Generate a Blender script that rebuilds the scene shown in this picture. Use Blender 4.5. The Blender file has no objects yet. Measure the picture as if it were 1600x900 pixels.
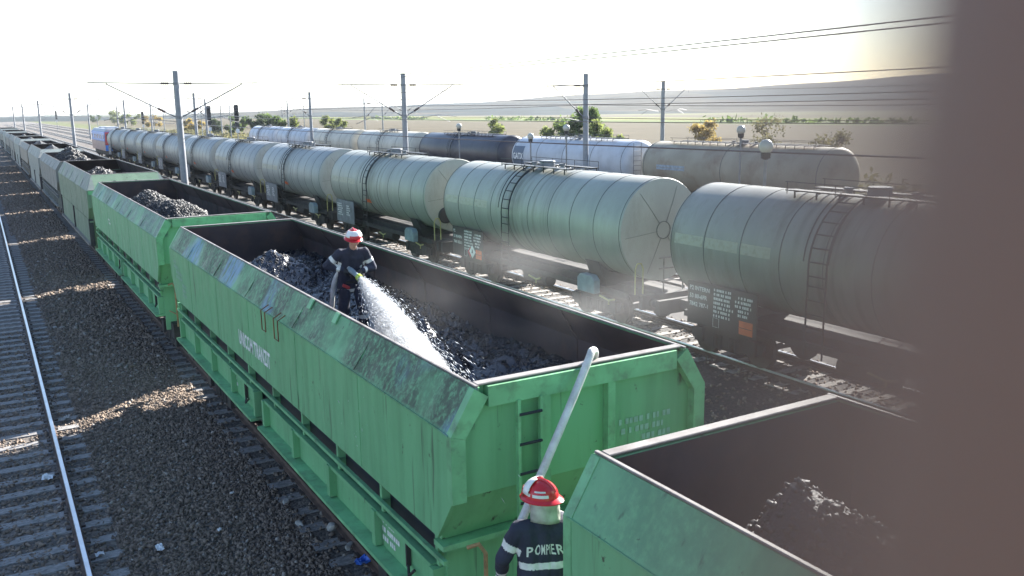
import bpy, bmesh, math, random
import numpy as np
from mathutils import Vector, Matrix
from mathutils.bvhtree import BVHTree
random.seed(7)
HAZE = .00012
S = bpy.context.scene
COL = S.collection
PI = math.pi

# ------------------------------------------------------------------ camera
H = 6.4                                     # eye height above the ballast
R = Matrix(((0.86147793, 0.11208498, -0.49527037),
            (-0.50760152, 0.16315763, -0.84600253),
            (-0.01401704, 0.98021250, 0.19745121)))
cam_d = bpy.data.cameras.new('camera')
cam = bpy.data.objects.new('camera', cam_d)
COL.objects.link(cam)
cam.matrix_world = Matrix.Translation((0, 0, H)) @ R.to_4x4()
cam_d.lens = 31.5
cam_d.sensor_width = 36
cam_d.sensor_fit = 'HORIZONTAL'
cam_d.clip_start = 0.002
cam_d.clip_end = 20000
cam_d.dof.use_dof = True                    # a phone lens: only what nearly touches it is out of focus
cam_d.dof.focus_distance = 18.0
cam_d.dof.aperture_fstop = 6.4
S.camera = cam

# ------------------------------------------------------------------ sky, sun, exposure
SUN_H = Vector((1.0, 0.43, 0)).normalized()
SUN_EL = math.radians(27.5)
w = bpy.data.worlds.new('World'); S.world = w; w.use_nodes = True
nt = w.node_tree
bg = nt.nodes['Background']
sky = nt.nodes.new('ShaderNodeTexSky')
sky.sky_type = 'NISHITA'; sky.sun_disc = False
sky.sun_elevation = SUN_EL
sky.sun_rotation = math.atan2(SUN_H.x, SUN_H.y)
sky.air_density = 1.0; sky.dust_density = 0.4; sky.ozone_density = 1.0
tint = nt.nodes.new('ShaderNodeMix'); tint.data_type = 'RGBA'; tint.blend_type = 'MULTIPLY'; tint.inputs['Factor'].default_value = 1
tint.inputs['B'].default_value = (.97,.99,1.04,1)
nt.links.new(sky.outputs[0], tint.inputs['A']); nt.links.new(tint.outputs['Result'], bg.inputs[0])
bg.inputs[1].default_value = 0.064
sd = bpy.data.lights.new('sun', 'SUN'); sd.energy = 5.0; sd.angle = math.radians(0.53)
sd.color = (1.0, 0.96, 0.89)
sun = bpy.data.objects.new('sun', sd); COL.objects.link(sun)
sdir = Vector((SUN_H.x * math.cos(SUN_EL), SUN_H.y * math.cos(SUN_EL), math.sin(SUN_EL)))
sun.rotation_euler = (-sdir).to_track_quat('-Z', 'Y').to_euler()
sun.location = sdir * 60
S.view_settings.view_transform = 'Standard'
S.view_settings.look = 'None'
S.view_settings.gamma = 1
S.view_settings.exposure = 2.22
S.render.engine = 'CYCLES'
S.cycles.use_denoising = True
S.cycles.max_bounces = 6
S.cycles.diffuse_bounces = 3
S.cycles.glossy_bounces = 3
S.cycles.transmission_bounces = 4
S.cycles.transparent_max_bounces = 12
S.cycles.volume_bounces = 0
S.cycles.sample_clamp_indirect = 6
S.cycles.caustics_reflective = False
S.cycles.caustics_refractive = False

# ------------------------------------------------------------------ helpers
def ray(px, py):
    return R @ Vector((px - 800, 450 - py, -1400))
def at_x(px, py, x):
    d = ray(px, py); return Vector((0, 0, H)) + d * (x / d.x)

class MB:
    """collects shapes; build() links them as ONE mesh object"""
    def __init__(s): s.v = []; s.f = []; s.m = []; s.k = 0
    def add(s, vs, fs, k=None):
        o = len(s.v); s.v += [tuple(p) for p in vs]
        s.f += [tuple(i + o for i in f) for f in fs]
        s.m += [s.k if k is None else k] * len(fs)
    def box(s, x0, x1, y0, y1, z0, z1, k=None):
        s.add([(x0,y0,z0),(x1,y0,z0),(x1,y1,z0),(x0,y1,z0),(x0,y0,z1),(x1,y0,z1),(x1,y1,z1),(x0,y1,z1)],
              [(0,3,2,1),(4,5,6,7),(0,1,5,4),(1,2,6,5),(2,3,7,6),(3,0,4,7)], k)
    def prism(s, poly, axis, a0, a1, k=None):
        n = len(poly)
        def P(u, w_, a): return {'y': (u, a, w_), 'x': (a, u, w_), 'z': (u, w_, a)}[axis]
        vs = [P(u, w_, a0) for u, w_ in poly] + [P(u, w_, a1) for u, w_ in poly]
        fs = [tuple(range(n)), tuple(range(2*n-1, n-1, -1))]
        fs += [(i, n+i, n+(i+1) % n, (i+1) % n) for i in range(n)]
        s.add(vs, fs, k)
    def bar(s, p0, p1, w_, h, k=None):
        p0, p1 = Vector(p0), Vector(p1); d = (p1-p0).normalized()
        up = Vector((0,0,1)) if abs(d.z) < .95 else Vector((0,1,0))
        a = d.cross(up).normalized()*w_/2; b = a.cross(d).normalized()*h/2
        vs = [p+q for p in (p0,p1) for q in (-a-b, a-b, a+b, -a+b)]
        s.add(vs, [(0,1,2,3),(7,6,5,4),(0,4,5,1),(1,5,6,2),(2,6,7,3),(3,7,4,0)], k)
    def tube(s, pts, r, n=8, k=None, caps=True):
        pts = [Vector(p) for p in pts]; N = len(pts)
        rs = r if isinstance(r, (list, tuple)) else [r]*N
        t0 = (pts[1]-pts[0]).normalized()
        up = Vector((0,0,1)) if abs(t0.z) < .9 else Vector((1,0,0))
        nrm = (up - t0*up.dot(t0)).normalized(); vs = []
        for i, p in enumerate(pts):
            t = (pts[min(i+1,N-1)]-pts[max(i-1,0)]).normalized()
            nrm = (nrm - t*nrm.dot(t)).normalized(); b = t.cross(nrm)
            vs += [p + (nrm*math.cos(2*PI*j/n) + b*math.sin(2*PI*j/n))*rs[i] for j in range(n)]
        fs = [(i*n+j, i*n+(j+1) % n, (i+1)*n+(j+1) % n, (i+1)*n+j) for i in range(N-1) for j in range(n)]
        if caps: fs += [tuple(range(n-1,-1,-1)), tuple(range((N-1)*n, N*n))]
        s.add(vs, fs, k)
    def lathe(s, prof, c, axis='y', n=24, k=None, ring=False):
        """prof: (radius, along) pairs"""
        vs = []; fs = []; N = len(prof)
        for r_, a in prof:
            for j in range(n):
                u, w_ = r_*math.cos(2*PI*j/n), r_*math.sin(2*PI*j/n)
                vs.append({'y': (c[0]+u, c[1]+a, c[2]+w_), 'z': (c[0]+u, c[1]+w_, c[2]+a), 'x': (c[0]+a, c[1]+u, c[2]+w_)}[axis])
        for i in range(N-1):
            fs += [(i*n+j, i*n+(j+1) % n, (i+1)*n+(j+1) % n, (i+1)*n+j) for j in range(n)]
        if ring: fs += [((N-1)*n+j, (N-1)*n+(j+1) % n, (j+1) % n, j) for j in range(n)]
        if not ring and prof[0][0] > 1e-4: fs.append(tuple(range(n)))
        if not ring and prof[-1][0] > 1e-4: fs.append(tuple(range((N-1)*n, N*n)))
        s.add(vs, fs, k)
    def sphere(s, c, r, n=14, m=8, sc=(1,1,1), k=None):
        s_prof = [(max(1e-5, math.sin(PI*i/m)), -math.cos(PI*i/m)) for i in range(m+1)]
        t = MB(); t.lathe(s_prof, (0,0,0), 'z', n)
        s.add([(c[0]+p[0]*r*sc[0], c[1]+p[1]*r*sc[1], c[2]+p[2]*r*sc[2]) for p in t.v], t.f, k)
    def build(s, name, mats, parent=None, smooth=False, bevel=0, fix=True, loc=None):
        me = bpy.data.meshes.new(name)
        me.from_pydata(s.v, [], s.f)
        if fix:
            bm = bmesh.new(); bm.from_mesh(me)
            bmesh.ops.remove_doubles(bm, verts=bm.verts, dist=1e-5) if len(s.v) < 6000 and smooth else None
            bmesh.ops.recalc_face_normals(bm, faces=bm.faces)
            bm.to_mesh(me); bm.free()
        mats = mats if isinstance(mats, (list, tuple)) else [mats]
        for m in mats: me.materials.append(m)
        if len(mats) > 1 and len(me.polygons) == len(s.m): me.polygons.foreach_set('material_index', s.m)
        if smooth:
            me.polygons.foreach_set('use_smooth', [True]*len(me.polygons))
            me.set_sharp_from_angle(angle=math.radians(40))
        o = bpy.data.objects.new(name, me); COL.objects.link(o)
        if parent: o.parent = parent
        if loc: o.location = loc
        if bevel:
            b = o.modifiers.new('edge', 'BEVEL'); b.width = bevel; b.segments = 1; b.limit_method = 'ANGLE'
        return o

def tag(o, label=None, cat=None, group=None, kind=None):
    if label: o['label'] = label
    if cat: o['category'] = cat
    if group: o['group'] = group
    if kind: o['kind'] = kind
    return o
def empty(name, label, cat, loc=(0,0,0), rz=0, group=None):
    o = bpy.data.objects.new(name, None); COL.objects.link(o)
    o.location = loc; o.rotation_euler = (0,0,rz); o.empty_display_size = .3
    return tag(o, label, cat, group)
def dup(o, loc=None, rz=None, label=None, parent=None):
    c = o.copy(); COL.objects.link(c)
    if parent: c.parent = parent
    if loc is not None: c.location = loc
    if rz is not None: c.rotation_euler = (0,0,rz)
    if label: c['label'] = label
    for ch in list(o.children): dup(ch, parent=c)
    return c
def swap(o, old, new):
    """same mesh, another paint on this copy"""
    for ch in [o]+list(o.children_recursive):
        if ch.type != 'MESH': continue
        for sl in ch.material_slots:
            if sl.material == old:
                sl.link = 'OBJECT'; sl.material = new

# ------------------------------------------------------------------ materials
def mat(name, col, rough=.6, metal=0., var=.18, scale=4., bump=0., bscale=None, spec=.5, sub=0., detail=6, stretch=None, dirt=None, dirt_amt=.5, dirt_scale=1.6):
    m = bpy.data.materials.new(name); m.use_nodes = True
    n = m.node_tree.nodes; l = m.node_tree.links; b = n['Principled BSDF']
    tc = n.new('ShaderNodeTexCoord'); mp = n.new('ShaderNodeMapping'); l.new(tc.outputs['Object'], mp.inputs[0])
    if stretch: mp.inputs['Scale'].default_value = stretch
    t = n.new('ShaderNodeTexNoise'); t.inputs['Scale'].default_value = scale; t.inputs['Detail'].default_value = detail
    l.new(mp.outputs[0], t.inputs['Vector'])
    mx = n.new('ShaderNodeMix'); mx.data_type = 'RGBA'
    rp = n.new('ShaderNodeValToRGB'); rp.color_ramp.elements[0].position = .3; rp.color_ramp.elements[1].position = .7
    l.new(t.outputs['Fac'], rp.inputs[0]); l.new(rp.outputs[0], mx.inputs['Factor'])
    mx.inputs['A'].default_value = (*[c*(1-var) for c in col], 1)
    mx.inputs['B'].default_value = (*[min(1, c*(1+var)) for c in col], 1)
    out = mx.outputs['Result']
    if dirt:
        t3 = n.new('ShaderNodeTexNoise'); t3.inputs['Scale'].default_value = dirt_scale; t3.inputs['Detail'].default_value = 9; t3.inputs['Roughness'].default_value = .68
        l.new(mp.outputs[0], t3.inputs['Vector'])
        r3 = n.new('ShaderNodeValToRGB'); r3.color_ramp.elements[0].position = .5; r3.color_ramp.elements[1].position = .72
        r3.color_ramp.elements[1].color = (dirt_amt,)*3+(1,)
        l.new(t3.outputs['Fac'], r3.inputs[0])
        m3 = n.new('ShaderNodeMix'); m3.data_type = 'RGBA'; l.new(r3.outputs[0], m3.inputs['Factor'])
        l.new(out, m3.inputs['A']); m3.inputs['B'].default_value = (*dirt, 1); out = m3.outputs['Result']
    l.new(out, b.inputs['Base Color'])
    b.inputs['Roughness'].default_value = rough; b.inputs['Metallic'].default_value = metal
    b.inputs['Specular IOR Level'].default_value = spec
    if sub:
        b.inputs['Subsurface Weight'].default_value = sub; b.inputs['Subsurface Radius'].default_value = (1, .35, .2); b.inputs['Subsurface Scale'].default_value = .004
    if bump:
        t2 = n.new('ShaderNodeTexNoise'); t2.inputs['Scale'].default_value = bscale or scale*4; t2.inputs['Detail'].default_value = 5
        l.new(mp.outputs[0], t2.inputs['Vector'])
        bp = n.new('ShaderNodeBump'); bp.inputs['Strength'].default_value = bump; bp.inputs['Distance'].default_value = .02
        l.new(t2.outputs['Fac'], bp.inputs['Height']); l.new(bp.outputs[0], b.inputs['Normal'])
    return m

def wagon_paint(name, col, dust=(.050,.046,.040), blue=0., dust_amt=.85, fade=.22):
    """old paint: vertical runs of rust and coal, chipped spots, coal dust and scuffs on the sloping top panel"""
    m = bpy.data.materials.new(name); m.use_nodes = True
    n = m.node_tree.nodes; l = m.node_tree.links; b = n['Principled BSDF']
    tc = n.new('ShaderNodeTexCoord'); sp = n.new('ShaderNodeSeparateXYZ'); l.new(tc.outputs['Object'], sp.inputs[0])
    def noise(sc, strt=(1,1,1), det=6, rough=.6):
        mp = n.new('ShaderNodeMapping'); mp.inputs['Scale'].default_value = strt; l.new(tc.outputs['Object'], mp.inputs[0])
        t = n.new('ShaderNodeTexNoise'); t.inputs['Scale'].default_value = sc; t.inputs['Detail'].default_value = det; t.inputs['Roughness'].default_value = rough
        l.new(mp.outputs[0], t.inputs['Vector']); return t.outputs['Fac']
    def ramp(x, a, b_, c0=0, c1=1):
        r = n.new('ShaderNodeMapRange'); r.inputs['From Min'].default_value = a; r.inputs['From Max'].default_value = b_
        r.inputs['To Min'].default_value = c0; r.inputs['To Max'].default_value = c1; l.new(x, r.inputs['Value']); return r.outputs['Result']
    def mul(a, b_):
        q = n.new('ShaderNodeMath'); q.operation = 'MULTIPLY'; l.new(a, q.inputs[0])
        if isinstance(b_, float): q.inputs[1].default_value = b_
        else: l.new(b_, q.inputs[1])
        return q.outputs[0]
    def mix(f, a, b_):
        q = n.new('ShaderNodeMix'); q.data_type = 'RGBA'
        l.new(f, q.inputs['Factor'])
        for key, c in (('A', a), ('B', b_)):
            if isinstance(c, tuple): q.inputs[key].default_value = (*c, 1)
            else: l.new(c, q.inputs[key])
        return q.outputs['Result']
    pale = tuple(c*.75+.30*.25 for c in col)
    c = mix(ramp(noise(.9, (1,.7,.9), 5), .35, .68, 0, fade), col, pale)
    c = mix(ramp(noise(2.4, (1.6,1.6,.16), 4), .46, .70, 0, .55), c, tuple(v*.62 for v in col))     # faint vertical runs
    c = mix(ramp(noise(5.5, (1.5,1.5,.10), 3), .63, .71, 0, .6), c, (.05,.045,.04))                  # dark runs
    c = mix(ramp(noise(7, (1,1,.7), 6, .7), .655, .69, 0, .85), c, (.05,.035,.03))                      # chips
    ab = n.new('ShaderNodeMath'); ab.operation = 'ABSOLUTE'; l.new(sp.outputs['X'], ab.inputs[0])
    top = mul(ramp(sp.outputs['Z'], 3.44, 3.50), ramp(ab.outputs[0], 1.225, 1.235))
    patch = mul(top, ramp(noise(.55, (1,1,1), 3), .34, .52))
    scuff = mul(patch, ramp(noise(9, (2.2,1.6,.5), 8, .75), .34, .54, 0, dust_amt))
    c = mix(scuff, c, dust)
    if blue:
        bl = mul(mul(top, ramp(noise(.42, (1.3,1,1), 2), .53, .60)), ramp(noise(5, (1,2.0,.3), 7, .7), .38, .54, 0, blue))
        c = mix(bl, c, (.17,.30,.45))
    l.new(c, b.inputs['Base Color'])
    b.inputs['Specular IOR Level'].default_value = .3
    l.new(ramp(noise(3), .3, .7, .42, .62), b.inputs['Roughness'])
    bp = n.new('ShaderNodeBump'); bp.inputs['Strength'].default_value = .7; bp.inputs['Distance'].default_value = .05
    l.new(noise(1.1, (.5,1.2,.8), 3), bp.inputs['Height']); l.new(bp.outputs[0], b.inputs['Normal'])
    return m

M = {}
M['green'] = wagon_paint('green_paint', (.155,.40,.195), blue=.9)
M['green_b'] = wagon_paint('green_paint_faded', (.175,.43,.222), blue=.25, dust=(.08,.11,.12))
M['green_c'] = wagon_paint('green_paint_clean', (.16,.395,.200), dust=(.08,.19,.12), dust_amt=.5)
M['green_d'] = wagon_paint('green_paint_greyed', (.17,.25,.17), dust=(.17,.18,.19), dust_amt=.9)
M['grey'] = wagon_paint('grey_wagon_paint', (.20,.21,.20), dust=(.17,.17,.17))
M['beige'] = wagon_paint('beige_wagon_paint', (.26,.24,.21), dust=(.19,.18,.17))
M['pale'] = wagon_paint('pale_wagon_paint', (.28,.31,.29), dust=(.21,.21,.20))
M['trim'] = mat('green_trim', (.16,.41,.20), .5, var=.2, scale=3, dirt=(.06,.055,.05), dirt_amt=.6, dirt_scale=5)
M['lining'] = mat('rusty_lining', (.042,.028,.030), .75, var=.5, scale=1.2, bump=.3, dirt=(.11,.055,.035), dirt_amt=.5, dirt_scale=2.)
M['rim'] = mat('worn_rim', (.20,.18,.165), .5, var=.35, scale=5, dirt=(.09,.06,.045), dirt_amt=.8, dirt_scale=4)
M['under'] = mat('grimy_underframe', (.030,.028,.028), .75, var=.4, scale=3, bump=.3)
M['slot'] = mat('black_hopper_plate', (.013,.015,.024), .5, var=.3, scale=2)
M['wheel'] = mat('wheel_steel', (.06,.05,.045), .6, .4, var=.3, scale=6)
M['rust'] = mat('rust', (.16,.075,.035), .8, var=.45, scale=8, bump=.3)
M['rustrail'] = mat('rusty_handrail', (.27,.17,.08), .7, var=.35, scale=12)
M['white'] = mat('stencil_white', (.72,.74,.72), .7, var=.25, scale=14, dirt=(.2,.42,.26), dirt_amt=.45, dirt_scale=22)
M['faint'] = mat('faded_stencil', (.25,.42,.32), .7, var=.2, scale=10)
M['coal'] = mat('coal', (.024,.024,.026), .6, var=.6, scale=7, bump=.8, bscale=40, spec=.6)
M['wetcoal'] = mat('wet_coal', (.010,.011,.018), .24, var=.6, scale=6, bump=.8, bscale=24, spec=.7)
M['lump'] = mat('coal_lump', (.050,.048,.048), .62, var=.55, scale=9, spec=.5)
# ------------------------------------------------------------------ the setting: ground, ballast, fields, hills
def grid_mesh(name, xs, ys, hfun, m, smooth=True):
    vs = [(x, y, hfun(x, y)) for y in ys for x in xs]; nx = len(xs)
    fs = [(j*nx+i, j*nx+i+1, (j+1)*nx+i+1, (j+1)*nx+i) for j in range(len(ys)-1) for i in range(nx-1)]
    me = bpy.data.meshes.new(name); me.from_pydata(vs, [], fs); me.materials.append(m)
    if smooth: me.polygons.foreach_set('use_smooth', [True]*len(fs))
    o = bpy.data.objects.new(name, me); COL.objects.link(o); return o

def stone_mat(name, cols, scale, bump, rough=.85, big=.12):
    m = bpy.data.materials.new(name); m.use_nodes = True
    n = m.node_tree.nodes; l = m.node_tree.links; b = n['Principled BSDF']
    tc = n.new('ShaderNodeTexCoord')
    v = n.new('ShaderNodeTexVoronoi'); v.inputs['Scale'].default_value = scale; l.new(tc.outputs['Object'], v.inputs['Vector'])
    sp = n.new('ShaderNodeSeparateColor'); l.new(v.outputs['Color'], sp.inputs[0])
    r = n.new('ShaderNodeValToRGB'); e = r.color_ramp.elements
    e[0].color = (*cols[0], 1); e[1].color = (*cols[-1], 1)
    for i, c in enumerate(cols[1:-1]):
        x = e.new((i+1)/(len(cols)-1)); x.color = (*c, 1)
    l.new(sp.outputs[0], r.inputs[0])
    t = n.new('ShaderNodeTexNoise'); t.inputs['Scale'].default_value = big; t.inputs['Detail'].default_value = 7
    l.new(tc.outputs['Object'], t.inputs['Vector'])
    r2 = n.new('ShaderNodeMapRange'); r2.inputs['From Min'].default_value = .35; r2.inputs['From Max'].default_value = .65
    r2.inputs['To Min'].default_value = .62; r2.inputs['To Max'].default_value = 1.25; l.new(t.outputs['Fac'], r2.inputs['Value'])
    mx = n.new('ShaderNodeMix'); mx.data_type = 'RGBA'; mx.blend_type = 'MULTIPLY'; mx.inputs['Factor'].default_value = 1
    l.new(r.outputs[0], mx.inputs['A']); l.new(r2.outputs['Result'], mx.inputs['B'])
    l.new(mx.outputs['Result'], b.inputs['Base Color']); b.inputs['Roughness'].default_value = rough
    bp = n.new('ShaderNodeBump'); bp.inputs['Strength'].default_value = bump; bp.inputs['Distance'].default_value = .03
    iv = n.new('ShaderNodeMath'); iv.operation = 'SUBTRACT'; iv.inputs[0].default_value = 1; l.new(v.outputs['Distance'], iv.inputs[1])
    l.new(iv.outputs[0], bp.inputs['Height']); l.new(bp.outputs[0], b.inputs['Normal'])
    return m
M['ballast'] = stone_mat('ballast_stone', [(.060,.053,.048),(.10,.086,.076),(.14,.115,.097),(.20,.17,.14)], 22, .45, big=.5)
M['stone'] = mat('loose_stone', (.19,.145,.112), .9, var=.6, scale=11, detail=2)

def field_mat():
    m = bpy.data.materials.new('fields'); m.use_nodes = True
    n = m.node_tree.nodes; l = m.node_tree.links; b = n['Principled BSDF']
    tc = n.new('ShaderNodeTexCoord'); sp = n.new('ShaderNodeSeparateXYZ')
    t = n.new('ShaderNodeTexNoise'); t.inputs['Scale'].default_value = .012; t.inputs['Detail'].default_value = 3
    l.new(tc.outputs['Object'], t.inputs['Vector'])
    ad = n.new('ShaderNodeVectorMath'); ad.operation = 'MULTIPLY_ADD'
    ad.inputs[1].default_value = (30, 0, 0); l.new(t.outputs['Color'], ad.inputs[0]); l.new(tc.outputs['Object'], ad.inputs[2])
    l.new(ad.outputs[0], sp.inputs[0])
    mr = n.new('ShaderNodeMapRange'); mr.inputs['From Min'].default_value = 30; mr.inputs['From Max'].default_value = 1030
    l.new(sp.outputs['X'], mr.inputs['Value'])
    r = n.new('ShaderNodeValToRGB'); r.color_ramp.interpolation = 'LINEAR'; e = r.color_ramp.elements
    stops = [(0, (.13,.115,.08)), (.022, (.13,.125,.07)), (.034, (.11,.125,.05)), (.05, (.12,.105,.07)), (.07, (.082,.068,.042)), (.20, (.090,.074,.046)), (.207, (.10,.13,.04)), (.245, (.12,.145,.05)), (.25, (.15,.15,.05)),
             (.31, (.155,.16,.055)), (.315, (.11,.095,.065)), (.40, (.12,.11,.07)), (.41, (.15,.15,.07)), (.6, (.11,.105,.075)), (1, (.09,.09,.07))]
    e[0].position, e[0].color = stops[0][0], (*stops[0][1], 1); e[1].position, e[1].color = stops[-1][0], (*stops[-1][1], 1)
    for p, c in stops[1:-1]:
        x = e.new(p); x.color = (*c, 1)
    l.new(mr.outputs['Result'], r.inputs[0])
    t2 = n.new('ShaderNodeTexNoise'); t2.inputs['Scale'].default_value = .35; t2.inputs['Detail'].default_value = 9; t2.inputs['Roughness'].default_value = .7
    mp = n.new('ShaderNodeMapping'); mp.inputs['Scale'].default_value = (1, .12, 1); l.new(tc.outputs['Object'], mp.inputs[0]); l.new(mp.outputs[0], t2.inputs['Vector'])
    r2 = n.new('ShaderNodeMapRange'); r2.inputs['From Min'].default_value = .3; r2.inputs['From Max'].default_value = .7
    r2.inputs['To Min'].default_value = .65; r2.inputs['To Max'].default_value = 1.3; l.new(t2.outputs['Fac'], r2.inputs['Value'])
    mx = n.new('ShaderNodeMix'); mx.data_type = 'RGBA'; mx.blend_type = 'MULTIPLY'; mx.inputs['Factor'].default_value = 1
    l.new(r.outputs[0], mx.inputs['A']); l.new(r2.outputs['Result'], mx.inputs['B']); l.new(mx.outputs['Result'], b.inputs['Base Color'])
    b.inputs['Roughness'].default_value = 1; b.inputs['Specular IOR Level'].default_value = .1
    return m
xs = [-6000,-3000,-1000,-300,-60] + list(range(-30, 40, 10)) + [50,70,90,120,160,200,260,330,420,520,650,800,1100,1600,2400,3600,5000,7000]
ys = [-3000,-1000,-300,-100,-30] + list(range(0,200,20)) + [230,280,340,420,520,650,800,1000,1400,2000,3000,4500,7000]
tag(grid_mesh('ground', xs, ys, lambda x, y: -.06, field_mat()), kind='structure')
tag(grid_mesh('ballast_bed', [-16,-8,-4,0,4,8,12,16,20,24,28,32,36,40.5], [-40,-20,0,10,20,40,80,160,320,700,1400],
              lambda x, y: 0, M['ballast']), kind='structure')

M['darkballast'] = stone_mat('dark_ballast', [(.022,.020,.020),(.040,.035,.032),(.058,.050,.044),(.09,.078,.068)], 20, .45, big=.5)
tag(grid_mesh('dark_ballast_sheet', [6.6,9,12,15,19.0], [-20,0,10,20,30,40,60,80,112], lambda x, y: .005, M['darkballast']), kind='structure')  # second, darker ballast sheet from the coal wagons to under the tank wagons
def hill_mat():
    m = bpy.data.materials.new('hillside'); m.use_nodes = True
    n = m.node_tree.nodes; l = m.node_tree.links; b = n['Principled BSDF']
    tc = n.new('ShaderNodeTexCoord')
    v = n.new('ShaderNodeTexVoronoi'); v.inputs['Scale'].default_value = .008; v.feature = 'F1'
    mp = n.new('ShaderNodeMapping'); mp.inputs['Scale'].default_value = (1, .55, 1); mp.inputs['Rotation'].default_value = (0,0,.5)
    l.new(tc.outputs['Object'], mp.inputs[0]); l.new(mp.outputs[0], v.inputs['Vector'])
    sp = n.new('ShaderNodeSeparateColor'); l.new(v.outputs['Color'], sp.inputs[0])
    r = n.new('ShaderNodeValToRGB'); e = r.color_ramp.elements
    e[0].color = (.016,.024,.025,1); e[1].color = (.062,.055,.040,1)
    for p, c in ((.35,(.025,.036,.036)),(.5,(.036,.037,.030)),(.7,(.054,.050,.036))):
        x = e.new(p); x.color = (*c, 1)
    l.new(sp.outputs[0], r.inputs[0])
    t = n.new('ShaderNodeTexNoise'); t.inputs['Scale'].default_value = .02; t.inputs['Detail'].default_value = 10; t.inputs['Roughness'].default_value = .7
    l.new(tc.outputs['Object'], t.inputs['Vector'])
    r2 = n.new('ShaderNodeMapRange'); r2.inputs['From Min'].default_value = .35; r2.inputs['From Max'].default_value = .65
    r2.inputs['To Min'].default_value = .45; r2.inputs['To Max'].default_value = 1.4; l.new(t.outputs['Fac'], r2.inputs['Value'])
    mx = n.new('ShaderNodeMix'); mx.data_type = 'RGBA'; mx.blend_type = 'MULTIPLY'; mx.inputs['Factor'].default_value = 1
    l.new(r.outputs[0], mx.inputs['A']); l.new(r2.outputs['Result'], mx.inputs['B']); l.new(mx.outputs['Result'], b.inputs['Base Color'])
    b.inputs['Roughness'].default_value = 1; b.inputs['Specular IOR Level'].default_value = .1
    return m
rng = random.Random(3)
ph = [rng.random()*6.28 for _ in range(12)]
def hill_h(a, t):
    """a = bearing to the right of the tracks (degrees), t = 0 at the foot, 1 at the ridge"""
    amp = max(0, min(1, (a-9)/49))
    top = 3 + 43*amp**1.25 + 1.2*math.sin(a*.35+ph[0]) + .7*math.sin(a*.9+ph[1])
    s = t*t*(3-2*t)
    return -2 + (top+2)*s*(1 + .12*math.sin(a*.55+t*5+ph[2])*(1-t)) + 1.2*math.sin(a*1.3+t*9+ph[3])*s*(1-s)
vs, fs = [], []
na, nr = 150, 26
for i in range(na+1):
    a = -35 + 150*i/na
    for j in range(nr+1):
        t = j/nr
        rad = 640 + 900*t + 40*math.sin(a*.2+ph[4])
        h = hill_h(a, min(1, t*1.15)) - (0 if t < .87 else (t-.87)*120)
        h = max(h, -3)
        vs.append((rad*math.sin(math.radians(a)), rad*math.cos(math.radians(a)), h))
for i in range(na):
    for j in range(nr):
        k = i*(nr+1)+j; fs.append((k, k+nr+1, k+nr+2, k+1))
me = bpy.data.meshes.new('hills'); me.from_pydata(vs, [], fs); me.materials.append(hill_mat())
me.polygons.foreach_set('use_smooth', [True]*len(fs))
hills = bpy.data.objects.new('hills', me); COL.objects.link(hills); tag(hills, kind='structure')

# far haze: one closed box of even, thin air round camera and scene
mh = bpy.data.materials.new('haze_air'); mh.use_nodes = True
nh = mh.node_tree.nodes; nh.remove(nh['Principled BSDF'])
pv = nh.new('ShaderNodeVolumePrincipled'); pv.inputs['Color'].default_value = (.80,.89,1,1)
pv.inputs['Density'].default_value = HAZE; pv.inputs['Anisotropy'].default_value = .15
mh.node_tree.links.new(pv.outputs[0], nh['Material Output'].inputs['Volume'])
hz = MB(); hz.box(-7200, 7200, -3200, 7200, -4, 75)
tag(hz.build('haze', mh), kind='stuff')

# ------------------------------------------------------------------ loose stone and litter
def rocks(name, pts, sizes, m, rs, flat=.7):
    """many small broken stones as one mesh"""
    N = len(pts); base = np.array([(x,y,z) for x in (-1,1) for y in (-1,1) for z in (-1,1)], float)
    faces = np.array([(0,1,3,2),(4,6,7,5),(0,4,5,1),(2,3,7,6),(0,2,6,4),(1,5,7,3)])
    V = base[None]*(1+rs.uniform(-.45,.35,(N,8,3)))
    V *= np.stack([rs.uniform(.7,1.3,N), rs.uniform(.5,1.,N), rs.uniform(.45,.8,N)*flat/.7], 1)[:,None,:]
    q = rs.normal(size=(N,4)); q /= np.linalg.norm(q, axis=1)[:,None]; w_,x,y,z = q.T
    Rm = np.stack([np.stack([1-2*(y*y+z*z),2*(x*y-z*w_),2*(x*z+y*w_)],1), np.stack([2*(x*y+z*w_),1-2*(x*x+z*z),2*(y*z-x*w_)],1), np.stack([2*(x*z-y*w_),2*(y*z+x*w_),1-2*(x*x+y*y)],1)],1)
    V = np.einsum('nij,nkj->nki', Rm, V)*sizes[:,None,None]*.5 + pts[:,None,:]
    F = (faces[None]+8*np.arange(N)[:,None,None]).reshape(-1)
    me = bpy.data.meshes.new(name); me.vertices.add(N*8); me.vertices.foreach_set('co', V.reshape(-1))
    me.loops.add(len(F)); me.loops.foreach_set('vertex_index', F.astype(np.int32))
    nf = len(F)//4; me.polygons.add(nf); me.polygons.foreach_set('loop_start', np.arange(0, nf*4, 4, dtype=np.int32))
    me.update(calc_edges=True); me.validate(); me.materials.append(m)
    o = bpy.data.objects.new(name, me); COL.objects.link(o); return o
rs = np.random.RandomState(5)
P, Z = [], []
def spread(n, x0, x1, y0, y1, s0, s1):
    y = y0 + (y1-y0)*rs.uniform(0,1,n)**1.35
    p = np.stack([rs.uniform(x0,x1,n), y, np.full(n,.004)], 1); s = rs.uniform(s0,s1,n)*rs.uniform(.6,1.15,n)
    P.append(p); Z.append(s)
spread(42000, 1.15, 3.75, 5, 26, .026, .068)
spread(12000, 1.15, 3.75, 24, 60, .05, .11)
spread(12000, 1.0, 3.8, 55, 130, .06, .15)
spread(9000, -1.4, 1.2, 8, 30, .03, .07)
spread(3500, 3.6, 6.5, 7, 40, .04, .08)
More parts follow.
